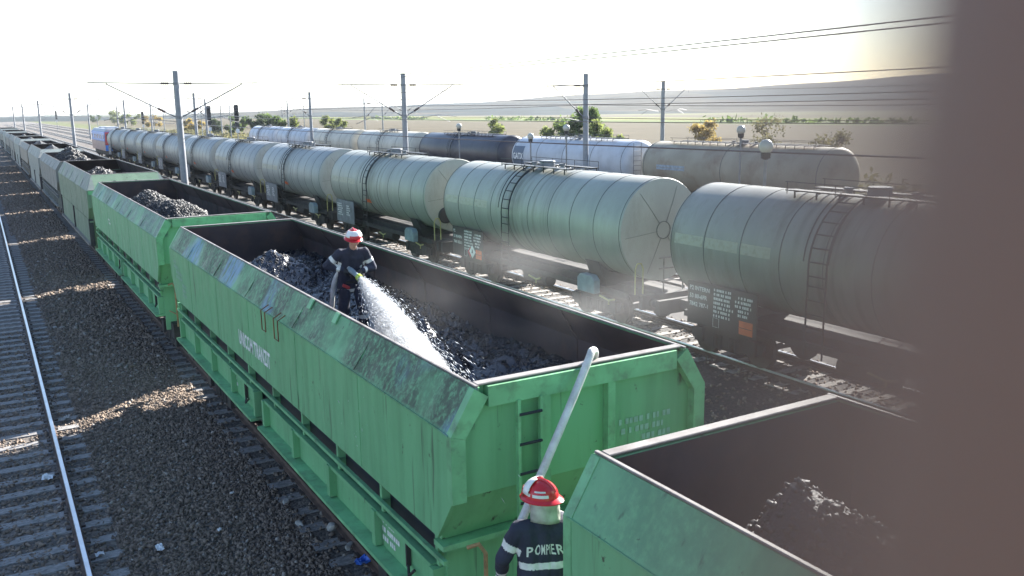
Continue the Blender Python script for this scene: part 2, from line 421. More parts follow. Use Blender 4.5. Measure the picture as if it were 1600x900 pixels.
spread(5000, 8, 15.6, 8, 60, .05, .10)
spread(4000, 15.2, 17.8, 7, 50, .04, .09)
pts = np.concatenate(P); sz = np.concatenate(Z); pts[:,2] = sz*.12
pk = rs.uniform(0,1,len(pts)) < .035
M['palestone'] = mat('pale_stone', (.30,.27,.24), .9, var=.4, scale=5, detail=2)
tag(rocks('pale_gravel', pts[pk]+np.array((0,0,.012)), sz[pk]*rs.uniform(.6,1.3,pk.sum()), M['palestone'], rs), 'scattered paler stones lying on the dark track gravel', 'gravel', kind='stuff')
tag(rocks('loose_gravel', pts, sz, M['stone'], rs), 'grey brown loose track gravel scattered between the rails', 'gravel', kind='stuff')

# ------------------------------------------------------------------ railway tracks
M['steel'] = mat('polished_rail_head', (.55,.55,.56), .30, 1., var=.12, scale=3)
M['railrust'] = mat('rail_rust', (.085,.052,.040), .8, var=.4, scale=5)
M['sleeper'] = mat('grey_sleeper', (.25,.24,.235), .85, var=.35, scale=5, bump=.4, stretch=(3,8,3), dirt=(.05,.045,.045), dirt_amt=.8, dirt_scale=2.2)
M['sleeper_pale'] = mat('pale_sleeper', (.30,.28,.26), .85, var=.35, scale=5, bump=.4, dirt=(.07,.06,.055), dirt_amt=.8, dirt_scale=2.2)
M['clip'] = mat('rail_clip', (.06,.045,.04), .7, var=.3)
RZ = .17
def rail_mb(y0, y1):
    m = MB()
    m.prism([(-.07,.03),(.07,.03),(.07,.045),(.012,.065),(.012,.13),(-.012,.13),(-.012,.065),(-.07,.045)], 'y', y0, y1, 0)
    m.prism([(-.036,.131),(.036,.131),(.036,.155),(.030,RZ),(-.030,RZ),(-.036,.155)], 'y', y0, y1, 1)
    return m
def sleeper_mb():
    m = MB(); m.prism([(-.13,-.08),(.13,-.08),(.115,.028),(-.115,.028)], 'x', -1.28, 1.28, 0)
    for s in (-.755, .755):
        for d in (-.105, .105): m.box(s+d-.03, s+d+.03, -.06, .06, .029, .062, 1)
    return m
def track(xc, y0, y1, ya, yb, label, sm, pitch=.64, shiny=True):
    t = empty('railway_track', label, 'railway track', (xc, 0, 0))
    head = M['steel'] if shiny else M['railrust']
    r = rail_mb(y0, y1).build('rail', [M['railrust'], head], t, loc=(-.755,0,0)); dup(r, loc=(.755,0,0), parent=t)
    first = None; k = 0; y = ya
    rg = random.Random(int(xc*10))
    while y < yb and k < 98:
        loc = (rg.uniform(-.03,.03), y+rg.uniform(-.02,.02), rg.uniform(-.012,.0))
        if first is None:
            first = sleeper_mb().build('sleeper', [sm, M['clip']], t, loc=loc)
        else: dup(first, loc=loc, rz=rg.uniform(-.012,.012), parent=t)
        y += pitch; k += 1
    far = MB(); yy = y
    while yy < min(y1, 330):
        far.box(-1.28, 1.28, yy-.12, yy+.12, -.08, .028); yy += pitch
    if k == 0:
        pass
    o = far.build('sleeper', sm, t, fix=False); o['kind'] = 'stuff'
    return t
track(-.10, -25, 700, 5.2, 62, 'bare railway track with a shiny rail along the left edge, left of the green wagons', M['sleeper'])
track(4.93, -25, 700, 4.5, 45, 'railway track carrying the row of green and grey coal wagons', M['sleeper'], shiny=False)
track(16.41, -25, 700, 4.5, 66, 'railway track under the row of silver tank wagons', M['sleeper_pale'])
track(21.4, -10, 700, 130, 190, 'empty railway track just right of the blue locomotive', M['sleeper_pale'])
track(26.4, -10, 700, 130, 190, 'empty railway track beyond the silver tank wagons, second from the locomotive', M['sleeper_pale'])
track(31.4, -10, 700, 130, 190, 'empty railway track beside the back row of tank wagons', M['sleeper_pale'])
track(36.4, -10, 700, 140, 190, 'railway track under the back row of white, black and brown tank wagons', M['sleeper_pale'])
# ------------------------------------------------------------------ coal wagons
def bogie(parent, y, wheel_r=.44, base=1.8, detail=True):
    m = MB()
    for s in (-1, 1):
        pr = [(y-base/2-.35,.80),(y-base/2-.30,.55),(y-base/2+.25,.50),(y-.45,.42),(y+.45,.42),(y+base/2-.25,.50),(y+base/2+.30,.55),(y+base/2+.35,.80),(y+.5,.92),(y-.5,.92)]
        m.prism(pr, 'x', s*1.0-.05, s*1.0+.05)
        for d in (-1, 1):
            m.box(s*1.0-.12, s*1.0+.12, y+d*base/2-.14, y+d*base/2+.14, .50, .86)
            m.tube([(s*1.03,y+d*.28-.1,.45),(s*1.03,y+d*.28-.1,.78)], .075, 8); m.tube([(s*1.03,y+d*.28+.1,.45),(s*1.03,y+d*.28+.1,.78)], .075, 8)
    m.box(-1.0, 1.0, y-.22, y+.22, .55, .98)
    b = m.build('bogie', M['under'], parent)
    for d in (-1, 1):
        wm = MB()
        for s in (-1, 1):
            wm.lathe([(.02,-.06),(wheel_r*.55,-.05),(wheel_r*.8,-.03),(wheel_r,-.065),(wheel_r+.0,.04),(wheel_r+.03,.045),(wheel_r+.03,.07),(wheel_r*.8,.07),(.1,.05)] if s < 0 else
                     [(.1,-.05),(wheel_r*.8,-.07),(wheel_r+.03,-.07),(wheel_r+.03,-.045),(wheel_r,-.04),(wheel_r,.065),(wheel_r*.8,.03),(wheel_r*.55,.05),(.02,.06)], (s*.755, y+d*base/2, RZ+wheel_r), 'x', 24)
        wm.tube([(-.8,y+d*base/2,RZ+wheel_r),(.8,y+d*base/2,RZ+wheel_r)], .08, 8)
        wm.build('wheelset', M['wheel'], b, smooth=True)
    return b
def buffers(parent, y, d, z=1.06):
    for s in (-1, 1):
        m = MB()
        m.lathe([(.0,0),(.15,0),(.15,.06*d),(.11,.08*d),(.11,.34*d),(.07,.36*d),(.07,.56*d),(.21,.58*d),(.225,.61*d),(.20,.635*d),(0,.645*d)], (s*.875, y, z), 'y', 20)
        m.build('buffer', M['under'], parent, smooth=True)
    m = MB(); m.tube([(0,y,z),(0,y+.35*d,z)], .05, 8); m.tube([(0,y+.35*d,z),(0,y+.48*d,z+.07),(0,y+.52*d,z-.02),(0,y+.42*d,z-.14)], .035, 8)
    m.build('coupling_hook', M['under'], parent)

XT, XK, ZT, ZK = 1.245, 1.50, 3.885, 3.46          # rim half width, side half width, rim height, kink height
L0 = 13.9
def lettering(txt, parent, size, m, mw, extrude=0.0, align='LEFT', name='lettering', bold=0., sx=1., space=1.):
    cu = bpy.data.curves.new(name, 'FONT'); cu.body = txt; cu.size = size; cu.align_x = align; cu.extrude = extrude; cu.offset = bold; cu.space_character = space
    cu.resolution_u = 2
    o = bpy.data.objects.new(name, cu); COL.objects.link(o)
    dg = bpy.context.evaluated_depsgraph_get()
    me = bpy.data.meshes.new_from_object(o.evaluated_get(dg)); bpy.data.objects.remove(o)
    for v in me.vertices: v.co.x *= sx
    me.materials.clear(); me.materials.append(m)
    o = bpy.data.objects.new(name, me); COL.objects.link(o)
    if parent: o.parent = parent
    o.matrix_local = mw
    return o
def frame_mat(o, ux, uy):
    ux, uy = Vector(ux).normalized(), Vector(uy).normalized(); uz = ux.cross(uy)
    return Matrix(((ux.x,uy.x,uz.x,o[0]),(ux.y,uy.y,uz.y,o[1]),(ux.z,uy.z,uz.z,o[2]),(0,0,0,1)))

def hopper(label, loc, paint, style='slots', L=L0, group='coal wagons in the row', detail=True, hood=False, xt=XT, zt=ZT):
    t = empty('coal_wagon', label, 'coal wagon', loc, 0, group)
    P_, T_ = paint, (M['trim'] if paint in (M['green'], M['green_b'], M['green_c']) else paint)
    b_in = .5
    hd = .75 if hood else 0.
    for s in (-1, 1):
        m = MB()
        m.prism([(0,2.82),(.34,2.34),(L-.34,2.34),(L,2.82),(L,ZK),(0,ZK)], 'x', s*XK-.025, s*XK+.025)
        a, c = (s*(XK+.024), ZK+.001), (s*(xt+.02), zt)
        poly = [a, c, (s*(xt-.03), zt), (s*(XK-.03), ZK+.001)]
        if hood:                                        # the upper panel leans in from the ends too
            vs = []
            for u, z in poly:
                k = (z-ZK)/(zt-ZK)*hd; vs += [(u, k, z), (u, L-k, z)]
            n = len(poly); m.add(vs, [(0,2,4,6),(7,5,3,1)]+[(2*i,2*i+1,2*((i+1)%n)+1,2*((i+1)%n)) for i in range(n)])
        else: m.prism(poly, 'y', 0, L)
        sw = m.build('side_panel', P_, t)
        if detail:
            sm_ = MB()
            for yy in (L*.17, L*.34, L*.52, L*.68, L*.85):   # weld seams and stiffening strips
                sm_.box(s*XK+s*.026-.004, s*XK+s*.026+.004, yy-.008, yy+.008, 2.36, ZK-.01)
                sm_.bar((s*(XK+.028), yy+.1, ZK+.03), (s*(xt+.026), yy+.1, zt-.03), .012, .012)
            sm_.bar((s*(XK+.03), .05, ZK), (s*(XK+.03), L-.05, ZK), .012, .02)
            sm_.build('weld_seam', P_, sw, fix=False)
        ln = MB(); h2 = hd
        ln.prism([(.36,2.36),(L-.36,2.36),(L-.06,2.84),(L-.06,ZK),(.06,ZK),(.06,2.84)], 'x', s*(XK-.036), s*(XK-.028))
        ln.add([(s*(XK-.036),.06,ZK),(s*(XK-.036),L-.06,ZK),(s*(xt-.036),L-.06-hd,zt-.01),(s*(xt-.036),.06+hd,zt-.01)], [(0,1,2,3)])
        for i in range(5):
            yy = L*(i+1)/6; ln.prism([(s*(XK-.036),2.5),(s*(XK-.036),ZK),(s*(xt-.036),zt-.02),(s*(xt-.05),zt-.02),(s*(XK-.05),ZK-.01),(s*(XK-.05),2.5)], 'y', yy-.02, yy+.02)
        ln.build('inner_lining', M['lining'], t)
    # ends
    for e, sg in ((0, 1), (L, -1)):
        f = lambda d: e + sg*d
        m = MB(); y0, y1 = sorted((f(.09), f(.14)))
        if hood:
            m.prism([(-XK+.03,2.82),(XK-.03,2.82),(XK-.03,ZK+.02),(-XK+.03,ZK+.02)], 'y', y0, y1)
            m.add([(-XK,f(.0),ZK+.02),(XK,f(.0),ZK+.02),(xt,f(hd),zt),(-xt,f(hd),zt),(-XK+.03,f(.06),ZK),(XK-.03,f(.06),ZK),(xt-.03,f(hd+.05),zt),(-xt+.03,f(hd+.05),zt)],
                  [(0,1,2,3),(7,6,5,4),(0,4,5,1),(1,5,6,2),(2,6,7,3),(3,7,4,0)])
        else:
            m.prism([(-XK+.03,2.80),(XK-.03,2.80),(XK-.03,ZK),(xt-.02,zt-.01),(-xt+.02,zt-.01),(-XK+.03,ZK)], 'y', y0, y1)
        ya, yb = f(.10), f(.40)
        m.add([(-XK+.04,ya,2.81),(XK-.04,ya,2.81),(XK-.04,yb,2.27),(-XK+.04,yb,2.27),(-XK+.04,ya+sg*.05,2.81),(XK-.04,ya+sg*.05,2.81),(XK-.04,yb+sg*.05,2.27),(-XK+.04,yb+sg*.05,2.27)],
              [(0,1,2,3),(7,6,5,4),(0,4,5,1),(1,5,6,2),(2,6,7,3),(3,7,4,0)])
        y0, y1 = sorted((f(.42), f(.48))); m.box(-1.40, 1.40, y0, y1, 1.10, 2.20)
        ew = m.build('end_wall', P_, t)
        li = MB(); y0, y1 = sorted((f(.143), f(.150)))
        if hood: li.prism([(-XK+.04,2.80),(XK-.04,2.80),(XK-.04,ZK-.01),(-XK+.04,ZK-.01)], 'y', y0, y1)
        else: li.prism([(-XK+.04,2.80),(XK-.04,2.80),(XK-.04,ZK),(xt-.03,zt-.015),(-xt+.03,zt-.015),(-XK+.04,ZK)], 'y', y0, y1)
        li.add([(-XK+.05,f(.16),2.80),(XK-.05,f(.16),2.80),(XK-.05,f(.44),2.30),(-XK+.05,f(.44),2.30)], [(0,1,2,3)])
        if hood: li.add([(-XK+.06,f(.075),ZK),(XK-.06,f(.075),ZK),(xt-.04,f(hd+.06),zt-.01),(-xt+.04,f(hd+.06),zt-.01)], [(0,1,2,3)])
        li.build('inner_lining', M['lining'], ew, fix=False)
        fr = MB(); y0, y1 = sorted((f(-.012), f(.088)))
        for s in (-1, 1):
            fr.prism([(s*(XK+.03),2.80),(s*(XK+.03),ZK),(s*(XK-.12),ZK-.045),(s*(XK-.12),2.80)], 'y', y0, y1)
            if not hood: fr.prism([(s*(XK+.03),ZK+.002),(s*(xt+.03),zt-.003),(s*(xt-.115),zt-.10),(s*(XK-.12),ZK-.043)], 'y', y0, y1)
        if not hood:
            fr.box(-xt+.115, xt-.115, y0, y1, zt-.20, zt-.003)
        else:
            fr.box(-XK+.12, XK-.12, y0, y1, ZK-.14, ZK-.0)
        y2, y3 = sorted((f(.26), f(.47))); fr.box(-XK-.01, XK+.01, y2, y3, 2.205, 2.262)
        y4, y5 = sorted((f(.0), f(.088)))
        if detail:
            fr.box(-.53, -.44, y4, y5, 2.80, zt-.20); fr.box(.25, .34, y4, y5, 2.80, zt-.20)
        fr.build('end_frame', T_, ew)
        if detail:
            ld = MB(); yl = f(-.03)
            for x in (-.81, -.56): ld.box(x-.015, x+.015, min(yl, f(.02)), max(yl, f(.02)), 1.5, 3.70)
            for k in range(7): ld.tube([(-.81,yl,1.75+.30*k),(-.56,yl,1.75+.30*k)], .016, 6, k=1)
            ld.build('ladder', [T_, M['slot']], t)
            hr = MB()
            pts = [(-1.33,f(.10),2.28),(-1.25,f(.02),2.33),(-1.20,f(-.02),2.24),(-1.20,f(-.02),1.25)]
            hr.tube(pts, .022, 8); hr.tube([(-1.20,f(-.02),1.55),(-1.32,f(.3),1.60)], .014, 6)
            hr.build('handrail', M['rustrail'], t)
    # rim
    rm = MB()
    for s in (-1, 1): rm.box(s*(xt-.0)-.020, s*(xt-.0)+.020, hd, L-hd, zt+.002, zt+.022)
    for yy in (.085+hd, L-.085-hd): rm.box(-xt+.021, xt-.021, yy-.052, yy+.052, zt+.003, zt+.024)
    rm.build('top_rim', M['rim'], t, bevel=.006)
    fl = MB(); fl.box(-XK+.03, XK-.03, .62, L-.62, 2.27, 2.31); fl.build('hopper_floor', M['lining'], t)
    # lower body
    for s in (-1, 1):
        k = MB(); k.box(min(s*1.30,s*1.36), max(s*1.30,s*1.36), .62, L-.62, 1.3, 2.31); k.build('hopper_plate', M['slot'], t)
        if style == 'slots':
            bm_ = MB(); x0, x1 = sorted((s*1.475, s*1.52)); bm_.box(x0, x1, .24, L-.24, 2.075, 2.12)
            n = 9
            for i in range(n+1):
                yy = .5+(L-1.0)*i/n; bm_.box(min(s*1.37,s*1.47), max(s*1.37,s*1.47), yy-.03, yy+.03, 2.10, 2.335)
                bm_.box(min(s*1.37,s*1.46), max(s*1.37,s*1.46), yy-.03, yy+.03, 1.95, 2.096)
            bm_.build('side_beam', T_, t)
            for (ya, yb) in ((.46, L/2-.22), (L/2+.22, L-.46)):
                d = MB(); d.box(min(s*1.40,s*1.44), max(s*1.40,s*1.44), ya, yb, 1.50, 1.94)
                n = 4
                for i in range(n+1):
                    yy = ya+.05+(yb-ya-.1)*i/n; d.box(min(s*1.441,s*1.535), max(s*1.441,s*1.535), yy-.05, yy+.05, 1.515, 1.935)
                d.box(min(s*1.442,s*1.51), max(s*1.442,s*1.51), ya+.1, yb-.1, 1.895, 1.945)
                dd = d.build('discharge_door', P_, t)
                g = MB(); g.box(min(s*1.37,s*1.62), max(s*1.37,s*1.62), ya-.02, yb+.02, 1.455, 1.499); g.build('door_sill', T_, dd)
                if detail:
                    h_ = MB(); h_.bar((s*1.475, ya+.75, 1.9), (s*1.475, ya+.75, 1.62), .05, .03); h_.tube([(s*1.49,ya+.72,1.64),(s*1.53,ya+.62,1.58),(s*1.49,ya+.56,1.66)], .018, 6)
                    h_.build('door_latch', M['under'], dd)
        else:
            for (ya, yb) in ((.46, L*.5-.1), (L*.5+.1, L-.46)):
                d = MB(); d.box(min(s*1.42,s*1.49), max(s*1.42,s*1.49), ya, yb, 1.35, 2.28); dd = d.build('discharge_door', P_, t)
                g = MB(); g.box(min(s*1.40,s*1.60), max(s*1.40,s*1.60), ya, yb, 1.27, 1.345); g.build('door_sill', M['rim'], dd)
            for yy in (.36, L*.5, L-.36):
                p_ = MB(); p_.box(min(s*1.37,s*1.54), max(s*1.37,s*1.54), yy-.09, yy+.09, 1.28, 2.33)
                p_.build('door_post', M['slot'], t)
    un = MB(); un.box(-.75, .75, .3, L-.3, .98, 1.18); un.box(-1.30, 1.30, .06, .41, .92, 1.30); un.box(-1.30, 1.30, L-.41, L-.06, .92, 1.30)
    un.prism([(-1.28,1.3),(1.28,1.3),(.5,.6),(-.5,.6)], 'y', 3.6, L-3.6)
    un.tube([(-.9,L*.5-.8,.75),(-.9,L*.5+.9,.75)], .17, 12)
    un.build('underframe', M['under'], t)
    bogie(t, 2.0); bogie(t, L-2.0)
    buffers(t, .07, -1); buffers(t, L-.07, 1)
    if detail:
        hs = MB()
        for e, sg in ((.08,-1),(L-.08,1)):
            for s in (-.32, .32): hs.tube([(s,e,1.05),(s,e+sg*.22,1.0),(s*.8,e+sg*.34,.72),(s*.5,e+sg*.45,.62)], .026, 6)
        hs.build('brake_hose', M['slot'], t)
    return t
Y1 = 6.96; PITCH = 15.65
W1 = hopper('green coal wagon the firefighter with the water jet stands in, wet scuffed sloping side', (4.93, Y1, 0), M['green'])
def marks(par, rows, o, uy, uz, m, name='stencil_lettering'):
    """small data stencils: short strokes, too small to read in the picture"""
    k = MB(); rg = random.Random(len(rows)*7+int(o[1]*10)); ux, uz_ = Vector(uy), Vector(uz)
    for i, (n, off) in enumerate(rows):
        p = 0
        for j in range(n):
            wd = rg.uniform(.03, .055); a = Vector(o)+ux*(p+off)-uz_*(i*.105)
            k.add([a, a+ux*wd, a+ux*wd-uz_*.062, a-uz_*.062], [(0,1,2,3)]); p += wd+rg.choice((.014,.014,.05))
    return k.build(name, m, par, fix=False)
xs_ = -XK-.0285
lettering('UNICOM TRANZIT', W1, .335, M['white'], frame_mat((xs_, 7.93, 2.60), (0,-1,0), (0,0,1)), bold=.010, sx=.66)
marks(W1, [(4,0),(7,0),(9,.2),(8,.2),(6,.8),(6,.8),(5,.8)], (xs_, 13.5, 3.25), (0,-1,0), (0,0,1), M['faint'])
marks(W1, [(7,0),(9,.02),(8,0)], (-1.4455, 2.1, 1.86), (0,-1,0), (0,0,1), M['white'])
marks(W1, [(8,0),(9,.02)], (-1.4455, 9.2, 1.80), (0,-1,0), (0,0,1), M['white'])
marks(W1, [(10,0),(8,.03),(6,.3)], (.45, .083, 3.22), (1,0,0), (0,0,1), M['faint'])
for yy in (6.0, 5.35):                                 # step loops on the slope
    st = MB()
    st.tube([(-XK+.02,yy-.10,ZK+.12),(-XK-.10,yy-.10,ZK+.05),(-XK-.10,yy-.10,ZK-.24),(-XK-.10,yy+.10,ZK-.24),(-XK-.10,yy+.10,ZK+.05),(-XK+.02,yy+.10,ZK+.12)], .009, 6)
    st.build('step_loop', M['rust'], W1)
for y_ in (4.6, 3.6):
    lug = MB(); lug.bar((-XT-.10,y_,ZT-.10),(-XT-.03,y_,ZT+.02),.13,.02); lug.build('rim_bracket', M['trim'], W1)

W0 = hopper('nearest green coal wagon, cropped by the lower right corner, dark inside', (4.93, 5.10-L0, 0), M['green_c'])
pf = MB(); pf.box(-1.35, 1.1, L0-.02, L0+.85, 1.50, 1.54)
for x in (-1.2, 0, .95): pf.bar((x, L0-.6, 1.22), (x, L0+.55, 1.5), .06, .05)
pf.build('end_step', M['under'], W0)
W2 = hopper('green coal wagon heaped with sunlit coal, right behind the one being hosed', (4.93, Y1+PITCH, 0), M['green_b'])
marks(W2, [(7,0),(6,.1)], (xs_, 9.4, 3.02), (0,-1,0), (0,0,1), M['white'])
W3 = hopper('greyish green coal wagon with an inward leaning top edge and tall flat doors', (4.93, Y1+2*PITCH, 0), M['green_d'], style='doors', hood=True, zt=4.02)
gb = MB(); gb.box(-XK+.02, XK-.02, -.02, -.013, ZK-.15, ZK+.0); gb.build('green_band', M['trim'], W3)
W4 = hopper('grey coal wagon with a ribbed lower side, third behind the one being hosed', (4.93, Y1+3*PITCH, 0), M['grey'], style='slots')
W5 = hopper('pale grey coal wagon with a leaning top edge, fourth behind the hosed one', (4.93, Y1+4*PITCH, 0), M['pale'], style='doors', hood=True, zt=4.02)
W6 = dup(W4, (4.93, Y1+5*PITCH, 0), label='beige grey coal wagon, fifth behind the one being hosed'); swap(W6, M['grey'], M['beige'])
W7 = dup(W5, (4.93, Y1+6*PITCH, 0), label='pale coal wagon with a leaning top edge, sixth behind the one being hosed')
W8 = dup(W5, (4.93, Y1+7*PITCH, 0), label='pale grey coal wagon, seventh behind the one being hosed'); swap(W8, M['pale'], M['grey'])
for k, wd in ((8,'eighth'),(9,'ninth'),(10,'tenth'),(11,'eleventh'),(12,'twelfth')):
    o = dup(W5 if k % 2 else W4, (4.93, Y1+k*PITCH, 0), label=wd+' coal wagon behind the hosed one, tiny and hazy at the far left')

# ------------------------------------------------------------------ coal in the wagons
from mathutils import noise as mnoise
def coal(name, label, y0, hfun, m, lump_n, res=.07, L=L0, seed=1, size=(.03,.11), hoodx=0.):
    nx = int(2.86/res); ny = int((L-.4)/res)
    xs = [4.93-1.43+2.86*i/nx for i in range(nx+1)]; ys = [y0+.2+(L-.4)*j/ny for j in range(ny+1)]
    def hh(x, y):
        z = hfun(x, y)
        z += .10*mnoise.fractal((x*1.3, y*1.3, seed), 1, 2, 4) + .035*mnoise.noise((x*9, y*9, seed)) + .02*mnoise.noise((x*22, y*22, seed))
        lim = ZT+.45 if abs(x-4.93) < 1.0 else (ZK + (XK-.07-abs(x-4.93))*1.5)
        return min(z, lim)
    o = grid_mesh(name, xs, ys, hh, m, smooth=False)
    tag(o, label, 'coal', 'coal lying in the wagons', 'stuff')
    if lump_n:
        r2 = np.random.RandomState(seed); X = 4.93+r2.uniform(-1.40,1.40,lump_n*3); Yv = y0+.25+(L-.5)*r2.uniform(0,1,lump_n*3)
        Zv = np.array([hh(a, b) for a, b in zip(X, Yv)])
        keep = r2.uniform(0,1,lump_n*3) < np.clip((Zv-2.55)/.9, .12, 1); X, Yv, Zv = X[keep][:lump_n], Yv[keep][:lump_n], Zv[keep][:lump_n]
        sz = r2.uniform(size[0], size[1], len(X))*r2.uniform(.4,1,len(X))
        lp = rocks('coal_lumps', np.stack([X,Yv,Zv+sz*.12],1), sz, M['lump'], r2, .9)
        lp.parent = o; lp['kind'] = 'stuff'
    return o
def bump(x, y, cx, cy, rx, ry, h):
    d = math.hypot((x-cx)/rx, (y-cy)/ry); return h*max(0, 1-d)**1 if d < 1 else 0
def h1(x, y):
    z = 2.84 + .05*math.sin(y*.9) + .24*max(0, x-5.2) + .12*max(0, min(1,(y-15.5)/3))
    z += bump(x,y,4.95,18.3,1.15,1.25,.66) + bump(x,y,5.02,11.05,.62,.8,.74) + bump(x,y,4.3,12.6,.9,1.2,.25) + bump(x,y,4.2,9.2,1.2,1.6,.25)
    return z
coal('coal_load', 'wet bluish black coal with two rough peaks, around the firefighter with the jet', Y1, h1, M['wetcoal'], 6000, .045, seed=1, size=(.015,.048))
def h2(x, y):
    s = min(1, max(0, (y-Y1-PITCH-.3)/3)); e = min(1, max(0, (Y1+PITCH+L0-.4-y)/4))
    z = 2.86 + (.36*s+.26)*max(.0, 1-abs(x-4.5)/1.9)*(.35+.65*e) + .07*math.sin(y*1.7)
    z += bump(x,y,4.65,30.2,1.7,4.6,.42) + bump(x,y,5.0,26.4,1.8,3.4,.33) + bump(x,y,5.1,23.9,1.3,1.9,.25)
    return z
coal('coal_load', 'dry grey coal heaped high and lit by the sun, in the second green wagon', Y1+PITCH, h2, M['coal'], 26000, .06, seed=2, size=(.03,.09))
def h0(x, y):
    return 2.52 + bump(x,y,4.72,4.15,1.0,1.1,1.0) + bump(x,y,4.9,3.6,1.2,1.2,.7) + .12*math.sin(y)
coal('coal_load', 'low coal with one lit lump, deep in the nearest wagon at the lower right', 5.10-L0, h0, M['coal'], 7000, .08, seed=3, size=(.02,.07))
def hs(y0, amp=1.0):
    return lambda x, y: 2.9 + amp*max(0, 1-abs(x-4.93)/1.9)*(.75+.25*math.sin((y-y0)*.9)) + bump(x,y,4.8,y0+9.5,1.6,4,.35)
coal('coal_load', 'coal heaped in the greyish green wagon with the leaning top edge', Y1+2*PITCH, hs(Y1+2*PITCH, .6), M['coal'], 2500, .13, seed=4, size=(.08,.2))
coal('coal_load', 'coal heaped above the rim of the ribbed grey wagon', Y1+3*PITCH, hs(Y1+3*PITCH, 1.1), M['coal'], 2500, .15, seed=5, size=(.08,.22))
for k, wd in ((4,'fourth'),(5,'fifth'),(6,'sixth'),(7,'seventh')):
    coal('coal_load', 'hazy coal load of the %s wagon behind the one being hosed' % wd, Y1+k*PITCH, hs(Y1+k*PITCH, .85), M['coal'], 0, .2, seed=6+k)
# ------------------------------------------------------------------ tank wagons
def tank_cladding(name, col, **k):
    m = mat(name, col, .5, .25, var=.16, **k)                # spill stains run down from the dome at mid length
    n = m.node_tree.nodes; l = m.node_tree.links; b = n['Principled BSDF']; src = b.inputs['Base Color'].links[0].from_socket
    tc = n.new('ShaderNodeTexCoord'); sp = n.new('ShaderNodeSeparateXYZ'); l.new(tc.outputs['Object'], sp.inputs[0])
    def mth(op, a, v):
        q = n.new('ShaderNodeMath'); q.operation = op; q.use_clamp = op == 'MULTIPLY'; l.new(a, q.inputs[0])
        if isinstance(v, float): q.inputs[1].default_value = v
        else: l.new(v, q.inputs[1])
        return q.outputs[0]
    d = n.new('ShaderNodeMath'); d.operation = 'ABSOLUTE'; l.new(mth('SUBTRACT', sp.outputs['Y'], 5.6), d.inputs[0])
    r = n.new('ShaderNodeMapRange'); r.inputs['From Min'].default_value = 2.6; r.inputs['From Max'].default_value = .3; l.new(d.outputs[0], r.inputs['Value'])
    mp = n.new('ShaderNodeMapping'); mp.inputs['Scale'].default_value = (.15,3.2,.15); l.new(tc.outputs['Object'], mp.inputs[0])
    t = n.new('ShaderNodeTexNoise'); t.inputs['Scale'].default_value = 1.6; t.inputs['Detail'].default_value = 6; l.new(mp.outputs[0], t.inputs['Vector'])
    r2 = n.new('ShaderNodeMapRange'); r2.inputs['From Min'].default_value = .48; r2.inputs['From Max'].default_value = .68; r2.inputs['To Max'].default_value = .75; l.new(t.outputs['Fac'], r2.inputs['Value'])
    x = n.new('ShaderNodeMix'); x.data_type = 'RGBA'; l.new(mth('MULTIPLY', r.outputs['Result'], r2.outputs['Result']), x.inputs['Factor']); l.new(src, x.inputs['A']); x.inputs['B'].default_value = (.085,.08,.068,1)
    l.new(x.outputs['Result'], b.inputs['Base Color']); return m
M['alu'] = tank_cladding('dull_tank_cladding', (.34,.345,.305), scale=.9, bump=.12, bscale=1.3, dirt=(.16,.15,.12), dirt_amt=.6, dirt_scale=.9, stretch=(1,1.6,.45))
M['alu_b'] = tank_cladding('greyer_tank_cladding', (.34,.35,.34), scale=.9, bump=.12, bscale=1.3, dirt=(.16,.15,.12), dirt_amt=.6, dirt_scale=.9, stretch=(1,1.6,.45))
M['alu_c'] = tank_cladding('dirty_tank_cladding', (.30,.30,.27), scale=.9, bump=.12, bscale=1.3, dirt=(.16,.15,.12), dirt_amt=.85, dirt_scale=.9, stretch=(1,1.6,.45))
M['seam'] = mat('cladding_seam', (.075,.078,.078), .6, var=.3)
M['headseam'] = mat('head_seam', (.13,.135,.125), .6, var=.3)
M['black'] = mat('black_ladder_paint', (.022,.023,.026), .5, var=.3)
M['panel'] = mat('black_data_panel', (.018,.019,.021), .5, var=.3, scale=3, dirt=(.07,.065,.06), dirt_amt=.4)
M['panel_grey'] = mat('grey_data_panel', (.16,.17,.19), .6, var=.3, scale=3, dirt=(.05,.05,.05), dirt_amt=.5)
M['cream'] = mat('cream_strip', (.42,.39,.31), .6, var=.2, scale=9, dirt=(.30,.31,.29), dirt_amt=.8, dirt_scale=9)
M['letter'] = mat('panel_lettering', (.68,.68,.66), .6, var=.15, scale=20)
M['orange'] = mat('orange_plate', (.72,.13,.03), .5, var=.15, scale=6)
M['redplate'] = mat('red_placard', (.50,.03,.03), .5, var=.12)
M['whiteplate'] = mat('white_placard', (.75,.75,.73), .5, var=.1)
M['yellow'] = mat('dusty_yellow_paint', (.34,.31,.12), .6, var=.25, scale=8)
M['bluegrey'] = mat('blue_grey_box', (.22,.28,.31), .5, var=.2)
TX, TZ, TR, TL = 16.41, 2.95, 1.47, 11.0

def arc(r, a0, a1, y, n=14, zc=TZ):
    """points round the barrel, degrees from the top towards the left"""
    return [(-r*math.sin(math.radians(a0+(a1-a0)*i/n)), y, zc+r*math.cos(math.radians(a0+(a1-a0)*i/n))) for i in range(n+1)]

